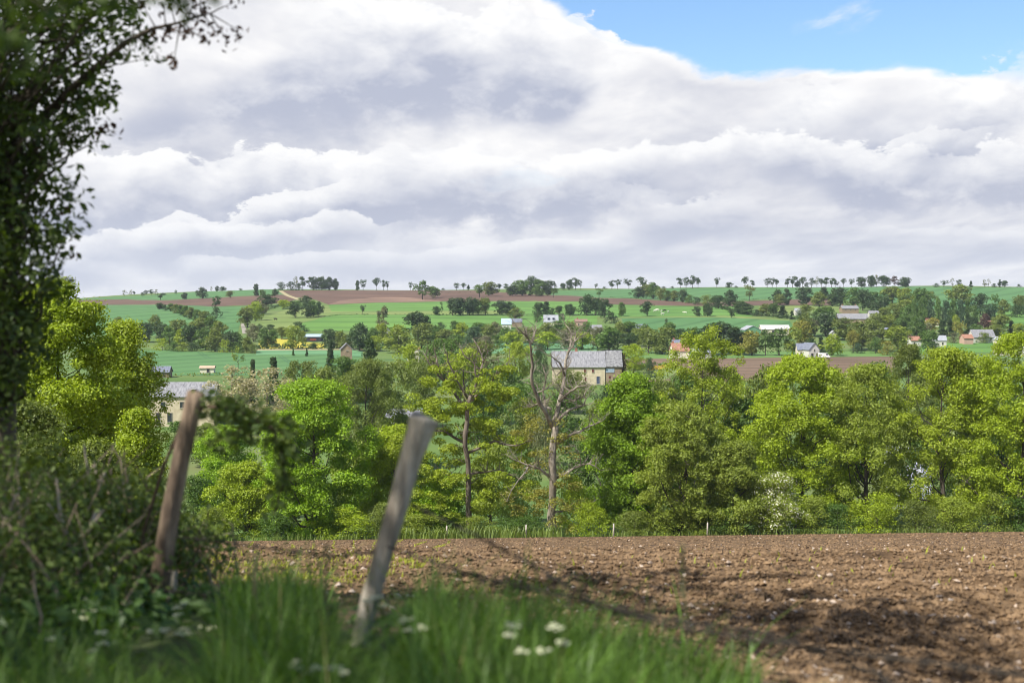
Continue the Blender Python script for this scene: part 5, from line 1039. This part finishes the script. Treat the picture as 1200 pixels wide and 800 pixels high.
behind = M('ADD', M('MULTIPLY', M('SUBTRACT', f0, .5), 1.2), M('MULTIPLY_ADD', M('SUBTRACT', f0, f1), 1.4, .70), None, True)
lm = nt.nodes.new('ShaderNodeMix'); L(mass, lm.inputs[0]); L(behind, lm.inputs[2]); L(body, lm.inputs[3]); lit = lm.outputs[0]
# cover: almost everywhere, with the open patch of blue high on the right
az = M('DIVIDE', dx, M('MAXIMUM', dy, .05))
gb = M('ADD', M('MULTIPLY', smooth(az, .17, .0), .050), .146)
gap = M('MULTIPLY', smooth(M('SUBTRACT', el, gb), -.035, .03), smooth(az, -.03, .06))
back = smooth(el, .32, .6)
dens = M('ADD', M('ADD', M('MULTIPLY', M('SUBTRACT', n0, .5), 1.25), .74), M('MULTIPLY', M('SUBTRACT', f0, .5), .42))
dens = M('SUBTRACT', dens, M('ADD', M('MULTIPLY', gap, .42), M('MULTIPLY', back, .12)))
alpha = smooth(dens, .44, .56)
edge = M('SUBTRACT', 1.0, smooth(dens, .50, .66))
lit2 = M('ADD', lit, M('MULTIPLY', edge, .45), None, True)   # thin edges glow
ccol = mixc(lit2, (.57, .595, .69), (1.0, .99, .985))
# shelves of cumulus, one behind another down to the horizon: white heaped tops, grey flat undersides
azr = M('ARCTAN2', dx, dy); elr = M('ARCSINE', el)
def n2(sx, sy, ox, oy, det, rough=.55, dist=0.0):
    v = nt.nodes.new('ShaderNodeCombineXYZ'); L(M('MULTIPLY_ADD', azr, sx, ox), v.inputs[0]); L(M('MULTIPLY_ADD', elr, sy, oy), v.inputs[1]); v.inputs[2].default_value = 1.3
    n = nt.nodes.new('ShaderNodeTexNoise'); n.inputs['Scale'].default_value = 1; n.inputs['Detail'].default_value = det; n.inputs['Roughness'].default_value = rough; n.inputs['Distortion'].default_value = dist; L(v.outputs[0], n.inputs['Vector']); return n.outputs[0]
puff = n2(24, 40, 3, 1, 11, .60, .2); puff2 = n2(24, 40, 3 - .25, 1 + .5, 9, .58, .2)
relief = M('SUBTRACT', puff, puff2)
def shelf(col, alpha, top, th, ox, strength, lump=.05, soft=.10, roll=.05):
    """top: row of the cloud tops (a socket), th: its depth in the sky"""
    r = n2(5.5, 2, ox, ox * 1.7, 4, .5)
    t = M('ADD', M('ADD', M('SUBTRACT', top, elr), M('MULTIPLY', M('SUBTRACT', puff, .5), lump)), M('MULTIPLY', M('SUBTRACT', r, .5), roll))
    t = M('DIVIDE', t, th)
    m = M('MULTIPLY', smooth(t, -.02, soft), smooth(t, 1.45, .85)); m = M('MULTIPLY', m, M('MULTIPLY_ADD', smooth(n2(4, 5, ox + 5, 2.2, 3), .43, .55), .98, .02))
    m = M('MULTIPLY', m, strength, None, True)
    sh = M('ADD', M('SUBTRACT', 1.0, smooth(t, -.05, .95)), M('ADD', M('MULTIPLY', relief, 1.7), M('MULTIPLY', M('SUBTRACT', f0, .5), .35)), None, True)
    c = mixc(sh, (.49, .525, .645), (.985, .985, .99))
    return mixc(m, col, c), M('MAXIMUM', alpha, m)
def line(e0, slope): return M('MULTIPLY_ADD', azr, slope, e0)
ccol, alpha = shelf(ccol, alpha, M('ADD', gb, .004), .075, 2.9, 1.0, .060, .06, .05)
ccol, alpha = shelf(ccol, alpha, line(.118, .09), .052, 6.1, .95, .060, .07, .11)
ccol, alpha = shelf(ccol, alpha, line(.092, .05), .038, 8.3, .9, .046, .08, .10)
ccol, alpha = shelf(ccol, alpha, line(.078, .09), .030, 21.7, .85, .040, .08, .10)
ccol, alpha = shelf(ccol, alpha, line(.058, .05), .026, 12.9, .8, .032, .1, .07)
ccol, alpha = shelf(ccol, alpha, line(.038, .03), .018, 17.3, .7, .022, .12, .04)
low = smooth(el, .075, .0)
ccol = mixc(M('MULTIPLY', low, .5), ccol, (.74, .785, .885))
over = M('SUBTRACT', 1.0, M('MULTIPLY', smooth(el, .24, .5), .38))      # unseen cloud overhead dimmed to cut ambient light and raise contrast
om = nt.nodes.new('ShaderNodeVectorMath'); om.operation = 'SCALE'; L(ccol, om.inputs[0]); L(over, om.inputs['Scale']); ccol = om.outputs[0]
b1 = nt.nodes.new('ShaderNodeBackground'); L(sky.outputs[0], b1.inputs[0]); b1.inputs[1].default_value = .125
b2 = nt.nodes.new('ShaderNodeBackground'); L(ccol, b2.inputs[0]); b2.inputs[1].default_value = .74
mx = nt.nodes.new('ShaderNodeMixShader'); L(alpha, mx.inputs[0]); L(b1.outputs[0], mx.inputs[1]); L(b2.outputs[0], mx.inputs[2])
wo = nt.nodes.new('ShaderNodeOutputWorld'); L(mx.outputs[0], wo.inputs[0])
sl = bpy.data.lights.new('sun', 'SUN'); sl.energy = 5.0; sl.angle = math.radians(.53); sl.color = (1, .955, .88)
so = bpy.data.objects.new('sun', sl); C.objects.link(so)
sd = SUN_H * math.cos(SUN_EL) + Vector((0, 0, math.sin(SUN_EL))); so.rotation_euler = sd.to_track_quat('Z', 'Y').to_euler(); so.location = (0, 0, 60)
HAZE = True
if HAZE:
    hz = MB(); hz.box((0, 870, -2.5), (2000, 1960, 105)); hm = bpy.data.materials.new('air'); hnt = nodes_of(hm)
    pv = N(hnt, 'ShaderNodeVolumePrincipled', Density=.00008); pv.inputs['Color'].default_value = (.80, .88, 1, 1); pv.inputs['Anisotropy'].default_value = .2
    ho = N(hnt, 'ShaderNodeOutputMaterial'); hnt.links.new(pv.outputs[0], ho.inputs['Volume'])
    tag(hz.obj('haze', hm), kind='stuff')

cam = bpy.data.cameras.new('camera'); co = bpy.data.objects.new('camera', cam); C.objects.link(co); SC.camera = co
cam.sensor_width = 36; cam.lens = 50.0; cam.clip_end = 6000; cam.clip_start = .05
co.location = (0, 0, 0); co.rotation_euler = (math.pi / 2 - PITCH, 0, 0)
cam.dof.use_dof = True; cam.dof.focus_distance = 150; cam.dof.aperture_fstop = 2.2
vs = SC.view_settings; vs.view_transform = 'Standard'; vs.look = 'None'; vs.gamma = 1; vs.exposure = 0.50; vs.use_curve_mapping = False
cy_ = SC.cycles; cy_.max_bounces = 6; cy_.diffuse_bounces = 3; cy_.glossy_bounces = 2; cy_.transmission_bounces = 4; cy_.volume_bounces = 0; cy_.transparent_max_bounces = 4
cy_.use_denoising = True; cy_.filter_width = 1.0; cy_.sample_clamp_indirect = 6
